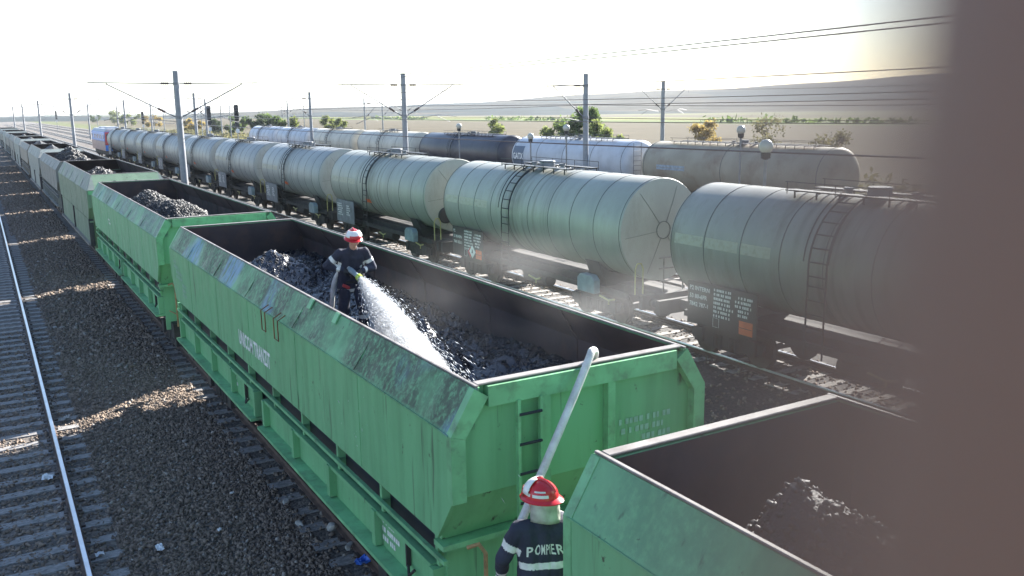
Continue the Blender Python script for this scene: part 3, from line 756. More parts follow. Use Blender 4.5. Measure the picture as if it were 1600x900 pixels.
def tank(label, loc, paint, r=TR, L=TL, head=.16, seams=9, group='silver tank wagons in the row', zc=TZ, ladder=True, cladding=True, panel=True, seam_r=.012, platform=(3.9, 8.0)):
    t = empty('tank_wagon', label, 'tank wagon', loc, 0, group)
    m = MB()
    if head < .3: prof = [(.0,-head*.55),(.55*r,-head*.45),(.9*r,-head*.12),(.985*r,.0),(r,.05)]
    else: prof = [(r*math.sin(PI/2*i/8), head*(1-math.cos(PI/2*i/8))) for i in range(9)]
    prof = prof + [(r, L*.25),(r,L*.5),(r,L*.75)] + [(a, L-b) for a, b in prof[::-1]]
    m.lathe(prof, (0,0,zc), 'y', 56)
    b = m.build('barrel', paint, t, smooth=True)
    sm = MB()
    for i in range(seams+1):
        y = .06+(L-.12)*i/seams if head < .3 else head+.1+(L-2*head-.2)*i/seams
        sm.lathe([(r-.01,y-seam_r),(r+seam_r*.7,y-seam_r*.6),(r+seam_r*.7,y+seam_r*.6),(r-.01,y+seam_r)], (0,0,zc), 'y', 56, ring=True)
    if cladding:
        for yy, d in ((-head*.52,-1), (L+head*.52,1)):
            for k in range(6):
                a = 2*PI*k/6+.12
                p0 = (.22*math.cos(a), yy+d*.012, zc+.22*math.sin(a)); p1 = (.55*r*math.cos(a), yy-d*.008*r*1.2+d*.008, zc+.55*r*math.sin(a)); p2 = (.9*r*math.cos(a), (-head*.12-.006 if d < 0 else L+head*.12+.006), zc+.9*r*math.sin(a))
                sm.bar(p0, p1, .009, .009, 1); sm.bar(p1, p2, .009, .009, 1)
            sm.lathe([(.235,yy+d*.003),(.255,yy+d*.003),(.255,yy+d*.015),(.235,yy+d*.015)], (0,0,zc), 'y', 24, 1, ring=True)
    sm.build('cladding_seam', [M['seam'], M['headseam']], b, fix=False)
    yl = L*.56
    if ladder:
        for s in (-1, 1):
            ld = MB()
            f = lambda pts: [(s*-x, y, z) for x, y, z in pts]
            down = [(-r-.12, 0, zc-.3), (-r-.12, 0, 1.0)]
            for dy in (-.24, .24):
                pts = arc(r+.10, 14, 96, yl+dy, 14, zc) + [(-r-.10, yl+dy, zc-.6), (-r-.10, yl+dy, 1.05)]
                ld.tube(f(pts), .021, 6)
            for dy in (-.33, .33): ld.tube(f(arc(r+.17, 20, 84, yl+dy, 12, zc)), .015, 6)
            for a in range(18, 100, 11):
                p = arc(r+.10, a, a+1, yl, 1, zc)[0]; ld.tube(f([(p[0],yl-.24,p[2]),(p[0],yl+.24,p[2])]), .016, 6)
            for z in np.arange(zc-.35, 1.1, -.3): ld.tube(f([(-r-.10,yl-.24,z),(-r-.10,yl+.24,z)]), .016, 6)
            ld.build('ladder', M['black'], t)
    pl = MB(); zt = zc+r; ya, yb = platform
    for x0, x1 in ((-.62,-.34),(.34,.62)):
        pl.box(x0, x1, ya, yb, zt+.03, zt+.06)
    for y in np.arange(ya+.1, yb, .62):
        pl.bar((-.62,y,zt-.12),(-.62,y,zt+.04),.03,.03); pl.bar((.62,y,zt-.12),(.62,y,zt+.04),.03,.03); pl.bar((-.6,y,zt+.02),(.6,y,zt+.02),.04,.02)
    pl.build('walkway', M['black'], t)
    rl = MB()
    for s in (-1, 1):
        for z in (.24,): rl.tube([(s*.62,ya,zt+z),(s*.62,yb,zt+z)], .010, 6)
        for y in np.arange(ya, yb+.1, 1.35): rl.tube([(s*.62,y,zt-.03),(s*.62,y,zt+.24)], .010, 6)
    rl.build('railing', M['black'], t)
    dm = MB(); dm.lathe([(.0,.22),(.25,.22),(.27,.18),(.25,.16),(.25,-.06)], (0,(ya+yb)/2,zt), 'z', 18)
    dm.build('manhole_dome', M['panel_grey'], t, smooth=True)
    for dy in (-.9,.8):
        dm = MB(); dm.lathe([(.0,.16),(.11,.16),(.12,.12),(.08,.10),(.08,-.06)], (0,(ya+yb)/2+dy,zt), 'z', 12); dm.build('valve_cap', M['panel_grey'], t, smooth=True)
    # running gear
    un = MB(); un.box(-.55,.55,-.75,L+.75,1.02,1.26)
    for y in (1.7, L-1.7): un.prism([(-1.2,1.95),(-.9,1.2),(.9,1.2),(1.2,1.95),(.75,1.6),(0,1.5),(-.75,1.6)], 'y', y-.35, y+.35)
    for y in (-.75, L+.6): un.box(-1.25,1.25,y,y+.15,.9,1.28)
    un.tube([(-.75,L*.42,.82),(-.75,L*.55,.82)], .2, 12); un.box(-.3,.3,L*.3,L*.7,.75,1.0)
    for s in (-1,1): un.bar((s*1.05,.2,1.12),(s*1.05,L-.2,1.12),.08,.16)
    un.build('underframe', M['under'], t)
    bogie(t, 1.7); bogie(t, L-1.7); buffers(t, -.75, -1); buffers(t, L+.75, 1)
    for y in (.5, 4.4):
        dv = MB()
        dv.tube([(-1.45,y-.25,1.05),(-1.45,y+.02,.98),(-1.45,y+.45,1.05)], .03, 6); dv.tube([(-1.45,y+.02,.98),(-1.45,y+.02,.85)], .025, 6)
        dv.build('brake_lever', M['yellow'], t)
    bx = MB(); bx.prism([(1.3,1.02),(2.15,1.02),(2.15,1.42),(2.0,1.55),(1.45,1.55),(1.3,1.42)], 'x', -1.42, -1.18)
    bx.build('valve_box', M['bluegrey'], t, bevel=.02)
    hd = MB()
    hd.tube([(-1.25,-.42,1.28),(-1.25,-.42,2.0),(-1.18,-.42,2.14),(-1.05,-.42,2.14),(-.98,-.42,2.0),(-.98,-.42,1.28)], .024, 6)
    hd.build('handrail', M['yellow'], t)
    st = MB()
    for x in (-.35, .35): st.tube([(x,-.55,1.28),(x,-.55,2.25)], .022, 6)
    for z in (1.6, 1.95, 2.25): st.tube([(-.5,-.55,z),(.5,-.55,z)], .02, 6)
    st.build('end_railing', M['rim'], t)
    if panel:
        pn = MB(); pn.box(-1.47,-1.44, L-3.1, L-.75, 1.05, 2.12); p_ = pn.build('data_panel', M['panel'], t)
        cs = MB()
        for (y0, y1) in ((L-1.22,L-.2),(L-2.4,L-1.3),(L-3.42,L-2.5)):
            for a0, a1 in ((78.5, 83.5),(83.5,88.5)):
                p = [arc(r+.006, a0, a1, y, 1, zc) for y in (y0, y1)]
                cs.add([p[0][0],p[0][1],p[1][1],p[1][0]], [(0,1,2,3)])
        cs.build('cream_strip', M['cream'], b, fix=False)
    return t
T2 = tank('silver tank wagon with red and white diamond placards on its black data panel', (TX, 19.6, 0), M['alu'])
TP = 12.72
def ppanel(par, txts, yR, z, m=None, size=.15, x=-1.473):
    for i, s in enumerate(txts):
        lettering(s, par, size, M['letter'], frame_mat((x, yR, z-i*size*1.35), (0,-1,0), (0,0,1)), bold=.003)
def pan_of(t): return [c for c in t.children if c.name.startswith('data_panel')][0]
def tank_details(t, txts, kind):
    p = pan_of(t); yR = TL-.82
    ppanel(p, txts, yR, 1.90, size=.15)
    marks(p, [(9,0),(8,0),(9,0),(8,0),(9,0),(8,0),(7,0)], (-1.4725, yR-.86, 2.04), (0,-1,0), (0,0,1), M['letter'])
    marks(p, [(6,.1),(8,0),(8,0),(5,.1),(5,.1)], (-1.4725, yR-1.58, 1.98), (0,-1,0), (0,0,1), M['letter'])
    q = MB(); x = -1.4735
    for a, b_ in (((yR-.86,1.32),(yR-.86,1.10)),((yR-.86,1.32),(yR-1.06,1.32)),((yR-1.06,1.32),(yR-1.06,1.10)),((yR-.86,1.10),(yR-1.06,1.10))):
        q.bar((x,*a),(x,*b_),.014,.004)
    q.build('stencil_lettering', M['letter'], p)
    o = MB(); o.box(-1.482,-1.472, yR-2.17, yR-1.74, 1.10, 1.42); o.build('orange_plate', M['orange'], p)
    ol = MB(); ol.box(-1.486,-1.483, yR-2.15, yR-1.76, 1.252, 1.265); ol.build('plate_line', M['panel'], p)
    if kind == 'diamond':
        def dia(yc, m, nm, s=.23, z=1.30):
            d = MB(); d.prism([(yc-s,z),(yc,z+s),(yc+s,z),(yc,z-s)], 'x', -1.480, -1.472); return d.build(nm, m, p)
        dia(yR-1.32, M['redplate'], 'placard', .20, 1.27); w_ = dia(yR-1.50, M['whiteplate'], 'placard', .235, 1.32); w_.location.x = -.012
        f = MB(); yc = yR-1.50; f.prism([(yc-.05,1.27),(yc+.05,1.27),(yc+.02,1.33),(yc+.03,1.40),(yc-.01,1.36),(yc-.03,1.42),(yc-.04,1.33)], 'x', -1.500, -1.4945); f.build('flame_mark', M['panel'], p)
T1 = dup(T2, (TX, 19.6-TP-.35, 0), label='nearest silver tank wagon, orange plate on its black panel, half behind the finger')
tank_details(T2, ['P2', '53 80-RFN', '7843 053-1'], 'diamond')
tank_details(T1, ['P2 INTERN', '53 80-6FR', '7842 787-1'], '')
T3 = dup(T2, (TX, 19.6+TP, 0), label='x')
for c in list(T3.children_recursive):                     # T3 and those behind carry a plain grey panel
    if c.name.split('.')[0] in ('lettering','stencil_lettering','orange_plate','plate_line','placard','flame_mark'): bpy.data.objects.remove(c)
T3['label'] = 'silver tank wagon with a dark round opening on its near end'
swap(T3, M['panel'], M['panel_grey'])
marks(pan_of(T3), [(9,0),(10,0),(9,.1),(9,0),(8,.1),(9,0)], (-1.4725, TL-.9, 1.95), (0,-1,0), (0,0,1), M['letter'])
marks(pan_of(T3), [(6,0),(7,0),(6,0),(5,0),(6,0)], (-1.4725, TL-2.1, 1.9), (0,-1,0), (0,0,1), M['letter'])
mh_ = MB(); mh_.lathe([(.0,-.12),(.30,-.12),(.33,-.09),(.33,.05)], (-.55,.0,TZ-.75), 'y', 24); mh_.build('round_opening', M['black'], T3, smooth=True)
od = MB(); od.add([arc(TR+.008,112,119,y,1)[k] for y, k in ((TL-5.0,0),(TL-5.0,1),(TL-4.4,1),(TL-4.4,0))], [(0,1,2,3)]); od.build('orange_plate', M['orange'], T3, fix=False)
swap(T1, M['alu'], M['alu_c'])
words = ['fourth','fifth','sixth','seventh','eighth','ninth','tenth']
T4 = None
for i, wd in enumerate(words):
    src = T3 if T4 is None else T4
    o = dup(src, (TX, 19.6+TP*(2+i), 0), label=wd+' silver tank wagon from the right in the long row'+(', coupled to the blue locomotive' if i == 6 else ''))
    swap(o, M['alu'], M[('alu_b','alu','alu_c')[i % 3]])
    if T4 is None:
        T4 = o
        for c in list(o.children_recursive):
            if c.name.startswith('round_opening'): bpy.data.objects.remove(c)

# back row
RX = 36.4
M['whitetank'] = mat('white_tank_paint', (.50,.52,.56), .45, var=.10, scale=1.2, dirt=(.30,.31,.33), dirt_amt=.5, dirt_scale=.7)
M['darktank'] = mat('black_tank_paint', (.028,.029,.045), .4, var=.3, scale=1.2)
M['browntank'] = mat('rusty_beige_tank_paint', (.36,.32,.24), .6, var=.15, scale=.8, dirt=(.20,.12,.08), dirt_amt=.75, dirt_scale=.7)
M['creamtank'] = mat('cream_tank_paint', (.55,.51,.42), .5, var=.12, scale=1, dirt=(.36,.30,.22), dirt_amt=.5, dirt_scale=.8)
M['patch'] = mat('slate_logo_patch', (.10,.13,.18), .5, var=.1)
kw = dict(cladding=False, seam_r=.02, panel=False, group='tank wagons in the back row')
G1 = tank('white tank wagon in the back row with GATX on a dark patch', (RX, 45.2, 0), M['whitetank'], r=1.47, L=14.7, head=.55, seams=4, zc=2.78, platform=(2.5, 11.5), ladder=False, **kw)
pt = MB()
for a0 in range(58, 118, 6):
    p = [arc(1.478, a0, a0+6, y, 1, 2.78) for y in (14.05, 12.55)]; pt.add([p[0][0],p[0][1],p[1][1],p[1][0]], [(0,1,2,3)])
pt = pt.build('logo_patch', M['patch'], G1, fix=False)
lettering('GATX', pt, .62, M['whiteplate'], frame_mat((-1.482, 14.0, 2.62), (0,-1,0), (0.0,0,1)), bold=.02, sx=.82, name='lettering')
bp_ = MB()
for a0 in range(92, 108, 8):
    p = [arc(1.478, a0, a0+8, y, 1, 2.78) for y in (9.75, 9.45)]; bp_.add([p[0][0],p[0][1],p[1][1],p[1][0]], [(0,1,2,3)])
bp_.build('notice_plate', M['whiteplate'], G1, fix=False)
el = MB()
for s in (-.5, .1): el.tube([(s-.5,-.1,1.3),(s-.5,-.1,4.1)], .02, 6)
for k in range(9): el.tube([(-1.0,-.1,1.5+.3*k),(-.4,-.1,1.5+.3*k)], .015, 6)
el.build('ladder', M['panel_grey'], G1)
G0 = tank('rusty beige tank wagon, right of the white one in the back row', (RX, 29.6, 0), M['browntank'], r=1.47, L=14.6, head=.55, seams=2, zc=2.78, platform=(1.5, 12.5), ladder=False, **kw)
tb = MB()
for a0 in (84, 90):
    p = [arc(1.478, a0, a0+5, y, 1, 2.78) for y in (12.7, 10.2)]; tb.add([p[0][0],p[0][1],p[1][1],p[1][0]], [(0,1,2,3)])
tb.build('faded_blue_strip', mat('faded_blue', (.30,.36,.42), .6, var=.3, scale=6), G0, fix=False)
G2 = tank('black tank wagon in the back row, left of the white one', (RX, 61.3, 0), M['darktank'], r=1.47, L=15.4, head=.45, seams=2, zc=2.78, platform=(2.5, 11.5), **kw)
marks(G2, [(9,0)], (-1.49, 14.4, 2.35), (0,-1,0), (0,0,1), M['letter'])
G3 = tank('cream tank wagon in the back row, next to the black one', (RX, 78.0, 0), M['creamtank'], r=1.47, L=14.4, head=.4, seams=4, zc=2.78, platform=(5, 10), **kw)
G4 = dup(G3, (RX, 93.8, 0), label='second cream tank wagon left of the black one in the back row')
G5 = tank('grey white tank wagon behind the second pole, back row', (RX, 109.6, 0), M['whitetank'], r=1.47, L=13.0, head=.3, seams=6, zc=2.78, platform=(4, 9), **kw)
G6 = dup(G5, (RX, 124.0, 0), label='leftmost grey white tank wagon of the back row')

# ------------------------------------------------------------------ locomotive
M['locoblue'] = mat('locomotive_blue', (.04,.20,.62), .4, var=.15, scale=2, dirt=(.15,.2,.3), dirt_amt=.4)
M['locopink'] = mat('dusty_rose_paint', (.45,.30,.28), .5, var=.2, scale=2, dirt=(.2,.17,.15), dirt_amt=.5)
M['locored'] = mat('locomotive_red', (.42,.05,.06), .4, var=.15, scale=2)
M['locogrey'] = mat('pale_grey_roof', (.42,.45,.50), .6, var=.15, scale=2)
M['glass'] = mat('dark_cab_glass', (.03,.04,.05), .12, var=.1)
lc = empty('locomotive', 'blue electric locomotive with a red nose at the far end of the silver tank wagons', 'locomotive', (TX, 134.6, 0))
b = MB(); b.prism([(-1.45,1.3),(1.45,1.3),(1.48,2.6),(-1.48,2.6)], 'y', .6, 16.4); b.build('lower_body', M['locopink'], lc, bevel=.05)
b = MB(); b.prism([(-1.48,2.605),(1.48,2.605),(1.42,3.9),(-1.42,3.9)], 'y', .75, 16.3); b.build('upper_body', M['locoblue'], lc, bevel=.05)
b = MB(); b.prism([(-1.40,3.905),(1.40,3.905),(1.05,4.3),(-1.05,4.3)], 'y', .9, 16.1); b.box(-.7,.7,3,6,4.301,4.55); b.box(-.7,.7,10,13,4.301,4.5); b.build('roof', M['locogrey'], lc, bevel=.04)
b = MB(); b.prism([(-1.46,1.32),(1.46,1.32),(1.40,2.1),(-1.40,2.1)], 'y', .30, .598); b.build('nose', M['locoblue'], lc, bevel=.05)
b = MB(); b.prism([(-1.44,2.105),(1.44,2.105),(1.36,3.86),(-1.36,3.86)], 'y', .42, .745); nz = b.build('cab_front', M['locored'], lc, bevel=.05)
for x0, x1 in ((-1.2,-.1),(.1,1.2)):
    b = MB(); b.box(x0,x1,.40,.415,2.95,3.6); b.build('cab_window', M['glass'], nz)
for y in (1.4, 4, 6, 8, 10, 12, 15):
    b = MB(); b.box(-1.475,-1.455,y,y+.9,2.95,3.5); b.build('side_window', M['glass'], lc)
for x in (-.95,.95):
    b = MB(); b.lathe([(0,-.06),(.13,-.06),(.15,0)], (x,.30,1.9), 'y', 14); b.build('headlight', M['whiteplate'], lc)
b = MB(); b.box(-1.1,1.1,.5,16.5,.75,1.28); b.build('underframe', M['under'], lc)
bogie(lc, 3.2, .58, 2.9); bogie(lc, 13.6, .58, 2.9); buffers(lc, .45, -1)

# ------------------------------------------------------------------ overhead line poles
M['conc'] = mat('pole_concrete', (.27,.28,.30), .8, var=.18, scale=2, bump=.15, dirt=(.16,.16,.16), dirt_amt=.5)
M['galv'] = mat('galvanised_tube', (.20,.205,.22), .5, .5, var=.2, scale=6)
M['insul'] = mat('brown_insulator', (.055,.035,.032), .35, var=.2)
def pole(x, y, h, sides, label, arm=4.6, r0=.21, r1=.15, group='overhead line poles'):
    t = empty('overhead_line_pole', label, 'pole', (x, y, 0), 0, group)
    m = MB(); m.lathe([(r0,-.05),(r0*.97,1.5),(r1,h)], (0,0,0), 'z', 10); m.build('mast', M['conc'], t, smooth=True)
    if arm:
        za, zb = h-.75, h-2.75
        cl = MB(); cl.lathe([(r1+.03,za-.07),(r1+.03,za+.07)], (0,0,0), 'z', 10); cl.lathe([(r1+.05,zb-.09),(r1+.05,zb+.09)], (0,0,0), 'z', 10); cl.build('clamp', M['galv'], t)
        for s in sides:
            a = MB(); a.tube([(s*.15,0,za),(s*arm,0,za+.05)], .032, 6); a.tube([(s*.15,0,zb),(s*arm*.80,0,za-.02)], .036, 6)
            aa = a.build('cantilever_arm', M['galv'], t)
            for p0, p1 in (((s*.45,0,za+.005),(s*.9,0,za+.01)), ((s*(.15+.16*(arm*.8-.15)),0,zb+.16*(za-zb)),(s*(.15+.27*(arm*.8-.15)),0,zb+.27*(za-zb)))):
                P0, P1 = Vector(p0), Vector(p1); i_ = MB()
                i_.tube([P0+(P1-P0)*k/8 for k in range(9)], [.05,.085,.05,.085,.05,.085,.05,.085,.05], 8)
                i_.build('insulator', M['insul'], aa)
            d = MB(); d.tube([(s*arm*.93,0,za+.03),(s*arm*.93,0,za-.35)], .016, 5)
            d.tube([(s*.16,0,zb-.25),(s*arm*.6,0,zb+.05),(s*arm*.86,0,zb-.1)], .02, 5); d.tube([(s*arm*.5,0,zb+.0),(s*arm*.75,0,zb-.45)], .016, 5)
            d.build('registration_arm', M['galv'], t)
    return t
A_ = 'pale concrete pole with two arms rising from behind the green wagons'
pole(10.7, 58, 8.85, (-1,1), A_, 4.9, .23, .17)
for y, lb in ((129,'second'),(197,'third'),(264,'fourth'),(330,'fifth')):
    pole(10.7, y, 9.0, (-1,1), lb+' concrete pole along the green wagons, counted from the two armed one', 4.3)
pole(24.5, 55.6, 8.7, (-1,1), 'steel grey pole with two arms behind the silver tank wagons, centre of the photo', 4.5, .20, .16)
for y, lb in ((122,'second'),(186,'third'),(250,'fourth')):
    pole(24.5, y, 8.8, (-1,1), lb+' two armed pole in the line behind the silver tank wagons', 4.3)
pole(33.9, 48.2, 8.45, (-1,), 'dark grey pole with one arm to the left, in front of the white tank wagon', 3.1, .19, .16)
for y, lb in ((104,'second'),(160,'third'),(216,'fourth'),(272,'fifth')):
    pole(33.9, y, 8.5, (-1,), lb+' one armed pole along the back row of tank wagons', 3.1)
pole(60, 71.8, 8.75, (-1,1), 'pole with two arms beyond the back row, left of the yellow tree', 3.6, .22, .19)
for y, lb in ((136,'second'),(200,'third'),(264,'fourth'),(330,'fifth')):
    pole(60, y, 8.6, (-1,1), lb+' pole of the far line beyond the back row', 3.6)
for i, (px, X) in enumerate(((150,44),(238,44),(254,50),(313,48),(358,52),(569,47),(597,62),(474,70),(440,70))):
    y = at_x(px, 165, X).y
    pole(X, y, 8.0, (1,), 'thin far pole near the bushes, %s from the left' % ['first','second','third','fourth','fifth','eighth','ninth','seventh','sixth'][i], 2.6, .13, .10, group='thin far poles')

# wires
def wire(pts, label, r=.016, sag=.25, n=24):
    m = MB(); P_ = []
    for i in range(len(pts)-1):
        a, b_ = Vector(pts[i]), Vector(pts[i+1])
        for k in range(n if i == len(pts)-2 else n):
            f = k/n; P_.append(a.lerp(b_, f) - Vector((0,0,sag*4*f*(1-f))))
    P_.append(Vector(pts[-1])); m.tube(P_, r, 5)
    return tag(m.build('overhead_wire', M['insul'], fix=False), label, 'wire', 'overhead wires along the tracks')
wire([(16.4,2,8.10),(16.4,60,7.95),(16.4,122,8.05),(16.4,250,8.0)], 'upper of the two close wires rising to the top right', sag=.12)
wire([(16.6,2,7.98),(16.6,60,7.85),(16.6,122,7.9),(16.6,250,7.9)], 'lower of the two close wires rising to the top right', sag=.10)
wire([(21.4,2,7.30),(21.4,57,7.40),(21.4,122,7.5)], 'single thin wire sloping up at the right above the hills', .015, .1)
wire([(26.4,2,6.82),(26.4,57,6.9),(26.4,122,6.9),(26.4,250,6.9)], 'upper wire crossing the hills behind the poles', .016, .15)
wire([(26.4,2,6.55),(26.4,57,6.6),(26.4,122,6.6)], 'second wire crossing the hills behind the poles', .016, .1)
wire([(31.4,2,5.80),(31.4,48,5.75),(31.4,104,5.8),(31.4,250,5.8)], 'wire crossing the foot of the hills', .016, .1)
wire([(21.4,2,5.92),(21.4,57,5.85),(21.4,122,5.85),(21.4,250,5.85)], 'wire along the yellow field strip', .016, .1)
wire([(21.4,2,5.05),(21.4,43,4.84),(21.4,100,5.0),(21.4,180,5.2)], 'dark cable low across the back row of tank wagons', .028, .05)
wire([(33.9,2,6.45),(33.9,48,6.5),(33.9,104,6.5),(33.9,216,6.5)], 'thin far wire on the one armed poles', .016, .2)
wire([(10.7,58,8.1),(10.7,129,8.2),(10.7,197,8.2),(10.7,330,8.2)], 'wire strung between the concrete poles by the green wagons', .015, .5)
wire([(60,20,8.0),(60,72,8.0),(60,136,8.0),(60,264,8.0)], 'far wire beyond the back row', .016, .4)

# signals
M['sig'] = mat('signal_black', (.015,.015,.017), .5, var=.2)
for px, X, z, lb in ((222,34,4.6,'leftmost'),(326,29,5.2,'second from the left'),(369,29,5.2,'third from the left'),(87,24,5.4,'farthest, tiny and hazy,')):
    y = at_x(px, 175, X).y
    t = empty('railway_signal', lb+' black headed railway signal on a thin post', 'signal', (X, y, 0), .1, 'railway signals')
    m = MB(); m.tube([(0,0,0),(0,0,z)], .07, 8); m.build('post', M['conc'], t)
    m = MB(); m.prism([(-.28,z),(.28,z),(.28,z+1.9),(.2,z+2.05),(-.2,z+2.05),(-.28,z+1.9)], 'y', -.08, .08); m.box(-.25,.25,-.08,.08,z-.75,z-.1); h_ = m.build('signal_head', M['sig'], t)
    for k in range(3):
        m = MB(); m.lathe([(.12,0),(.13,-.2),(.11,-.2),(.10,0)], (0,-.081,z+.35+.6*k), 'y', 12); m.build('hood', M['sig'], h_)
    m = MB(); m.box(-.22,.22,-.1,-.07,z-1.5,z-1.0); m.build('number_plate', M['whiteplate'], t)

# globe lamps
M['globe'] = mat('opal_globe', (.42,.42,.38), .25, var=.08, scale=9)
for px, py, X, lb, rr in ((717,197,28.9,'leftmost small globe lamp between the tank rows',.20),(829,213,28.9,'globe lamp in front of the GATX patch',.20),(885,200,28.9,'globe lamp left of the one armed pole',.20),
                      (1158,203,28.9,'globe lamp in front of the left part of the rusty tank wagon',.20),(1197,229,18.9,'largest globe lamp, on top of the rusty tank wagon in view',.20)):
    p = at_x(px, py, X)
    t = empty('globe_lamp', lb, 'lamp', (X, p.y, 0), 0, 'globe lamps between the rows')
    m = MB(); m.tube([(0,0,-.02),(0,0,p.z-rr)], .045, 8); m.build('post', M['galv'], t)
    m = MB(); m.lathe([(.06,p.z-rr-.16),(.13,p.z-rr-.12),(.14,p.z-rr+.04)], (0,0,0), 'z', 14); m.build('collar', M['sig'], t)
    m = MB(); m.sphere((0,0,p.z), rr, 20, 12); m.build('globe', M['globe'], t, smooth=True)

# ------------------------------------------------------------------ plants
M['leaf'] = {k: mat(k+'_leaves', c, .7, var=.45, scale=1.2, spec=.2) for k, c in (('green', (.12,.17,.055)), ('light', (.19,.22,.07)), ('yellow', (.38,.29,.10)), ('sparse', (.15,.14,.07)), ('dark', (.075,.10,.05)))}
for k_, m_ in M['leaf'].items():
    b_ = m_.node_tree.nodes['Principled BSDF']; tr = m_.node_tree.nodes.new('ShaderNodeBsdfTranslucent'); ms = m_.node_tree.nodes.new('ShaderNodeMixShader')
    lk = m_.node_tree.links; lk.new(b_.inputs['Base Color'].links[0].from_socket, tr.inputs[0]); ms.inputs[0].default_value = .6
    lk.new(b_.outputs[0], ms.inputs[1]); lk.new(tr.outputs[0], ms.inputs[2]); lk.new(ms.outputs[0], m_.node_tree.nodes['Material Output'].inputs[0])
M['bark'] = mat('bark', (.075,.06,.05), .9, var=.3, scale=6)
def plant(name, label, cat, x, y, h, wd, lm, n=2600, leaf=.16, trunk=.35, blobs=9, seed=1, group=None, gap=.55):
    rg = np.random.RandomState(seed)
    t = empty(name, label, cat, (x, y, -.06), 0, group)
    ctr = []
    for i in range(blobs):
        a = rg.uniform(0, 2*PI); q = rg.uniform(0,1)**.6
        zz = h*(trunk + (1-trunk)*rg.uniform(.12,.88)); wz = math.sin(PI*min(1,max(.12,(zz/h-trunk*.6)/(1.06-trunk*.6))))**.6
        ctr.append((math.cos(a)*q*wd*.36*wz, math.sin(a)*q*wd*.36*wz, zz, rg.uniform(.13,.24)*min(wd,h)))
    if trunk > 0:
        m = MB(); m.tube([(0,0,-.1),(.03*h*.3,0,h*.25),(0,.02*h,h*.6)], [.035*h*.6,.028*h*.6,.012*h*.6], 7)
        for c in ctr[:7]: m.tube([(0,0,h*rg.uniform(.15,.4)),(c[0]*.55,c[1]*.55,c[2]*.8),(c[0],c[1],c[2])], [.014*h*.6,.009*h*.6,.004*h*.6], 5)
        m.build('trunk', M['bark'], t, smooth=True)
    idx = rg.randint(0, blobs, n); C_ = np.array(ctr)
    d = rg.normal(size=(n,3)); d /= np.linalg.norm(d,axis=1)[:,None]
    rad = rg.uniform(0,1,n)**gap*C_[idx,3]*rg.choice([.8,1,1.25],n)
    p = C_[idx,:3]+d*rad[:,None]*np.array([1,1,.85]); p[:,2] = np.maximum(p[:,2], .1)
    a = rg.normal(size=(n,3)); a /= np.linalg.norm(a,axis=1)[:,None]; b = np.cross(a, rg.normal(size=(n,3))); b /= np.linalg.norm(b,axis=1)[:,None]
    s = leaf*rg.uniform(.6,1.3,(n,1))
    V = np.stack([p-a*s, p+b*s*.6, p+a*s, p-b*s*.6],1).reshape(-1,3)
    me = bpy.data.meshes.new('crown'); me.from_pydata([tuple(v) for v in V], [], [(4*i,4*i+1,4*i+2,4*i+3) for i in range(n)]); me.materials.append(M['leaf'][lm])
    o = bpy.data.objects.new('crown', me); COL.objects.link(o); o.parent = t
    return t
def at_row(px, X): return at_x(px, 210, X).y
plant('tree', 'bushy green tree behind the one armed pole and the white tank wagon', 'tree', 75, at_row(905,75), 6.6, 9.5, 'green', 8000, .22, .15, 18, 1)
plant('bush', 'light green bush at the left foot of the bushy green tree', 'bush', 76, at_row(860,76), 4.6, 6.5, 'light', 4200, .2, .05, 11, 2)
plant('bush', 'light green bush at the right foot of the bushy green tree', 'bush', 76, at_row(948,76), 4.4, 6.0, 'light', 4200, .2, .05, 11, 3)
plant('tree', 'round yellow autumn tree between the white and the rusty tank wagon', 'tree', 88, at_row(1103,88), 4.3, 5.0, 'yellow', 2600, .17, .12, 11, 4)
plant('tree', 'thin half bare tree above the rusty tank wagon', 'tree', 75, at_row(1203,75), 5.2, 5.6, 'sparse', 900, .15, .25, 12, 5)
plant('bush', 'thin brownish bush above the right end of the rusty tank wagon', 'bush', 66, at_row(1302,66), 4.3, 5.4, 'sparse', 1100, .14, .1, 10, 6)
plant('tree', 'small yellow green tree above the black tank wagon', 'tree', 80, at_row(775,80), 4.9, 4.4, 'light', 1500, .2, .15, 8, 7)
for i, (px, X, h_, w_, lm, lb) in enumerate(((520,84,4.6,10,'light','yellow green bush left of the centre pole'),(425,62,5.8,8,'green','green bush above the leftmost back row tank wagon'),(402,58,5.6,7,'dark','dark green bush beside the leftmost back row tank wagon'),
      (450,66,5.0,7,'light','light bush behind the leftmost back row tank wagon'),(372,60,4.6,8,'green','low green bush between two signals'),(345,62,4.4,8,'dark','dark low bush between the far poles'),(300,62,4.0,9,'yellow','yellowish bush left of the signals'),
      (240,66,5.0,11,'yellow','yellow bush behind the far poles'),(178,70,7.5,14,'light','big light bush above the blue locomotive'),(205,70,6,12,'light','light bush right of the one above the locomotive'),(150,72,5,12,'green','green bush left of the one above the locomotive'))):
    plant('bush', lb, 'bush', X, at_x(px, 190, X).y, h_*1.1, w_*1.1, lm, 2600, .30, .05, 11, 20+i, 'bushes along the yard')
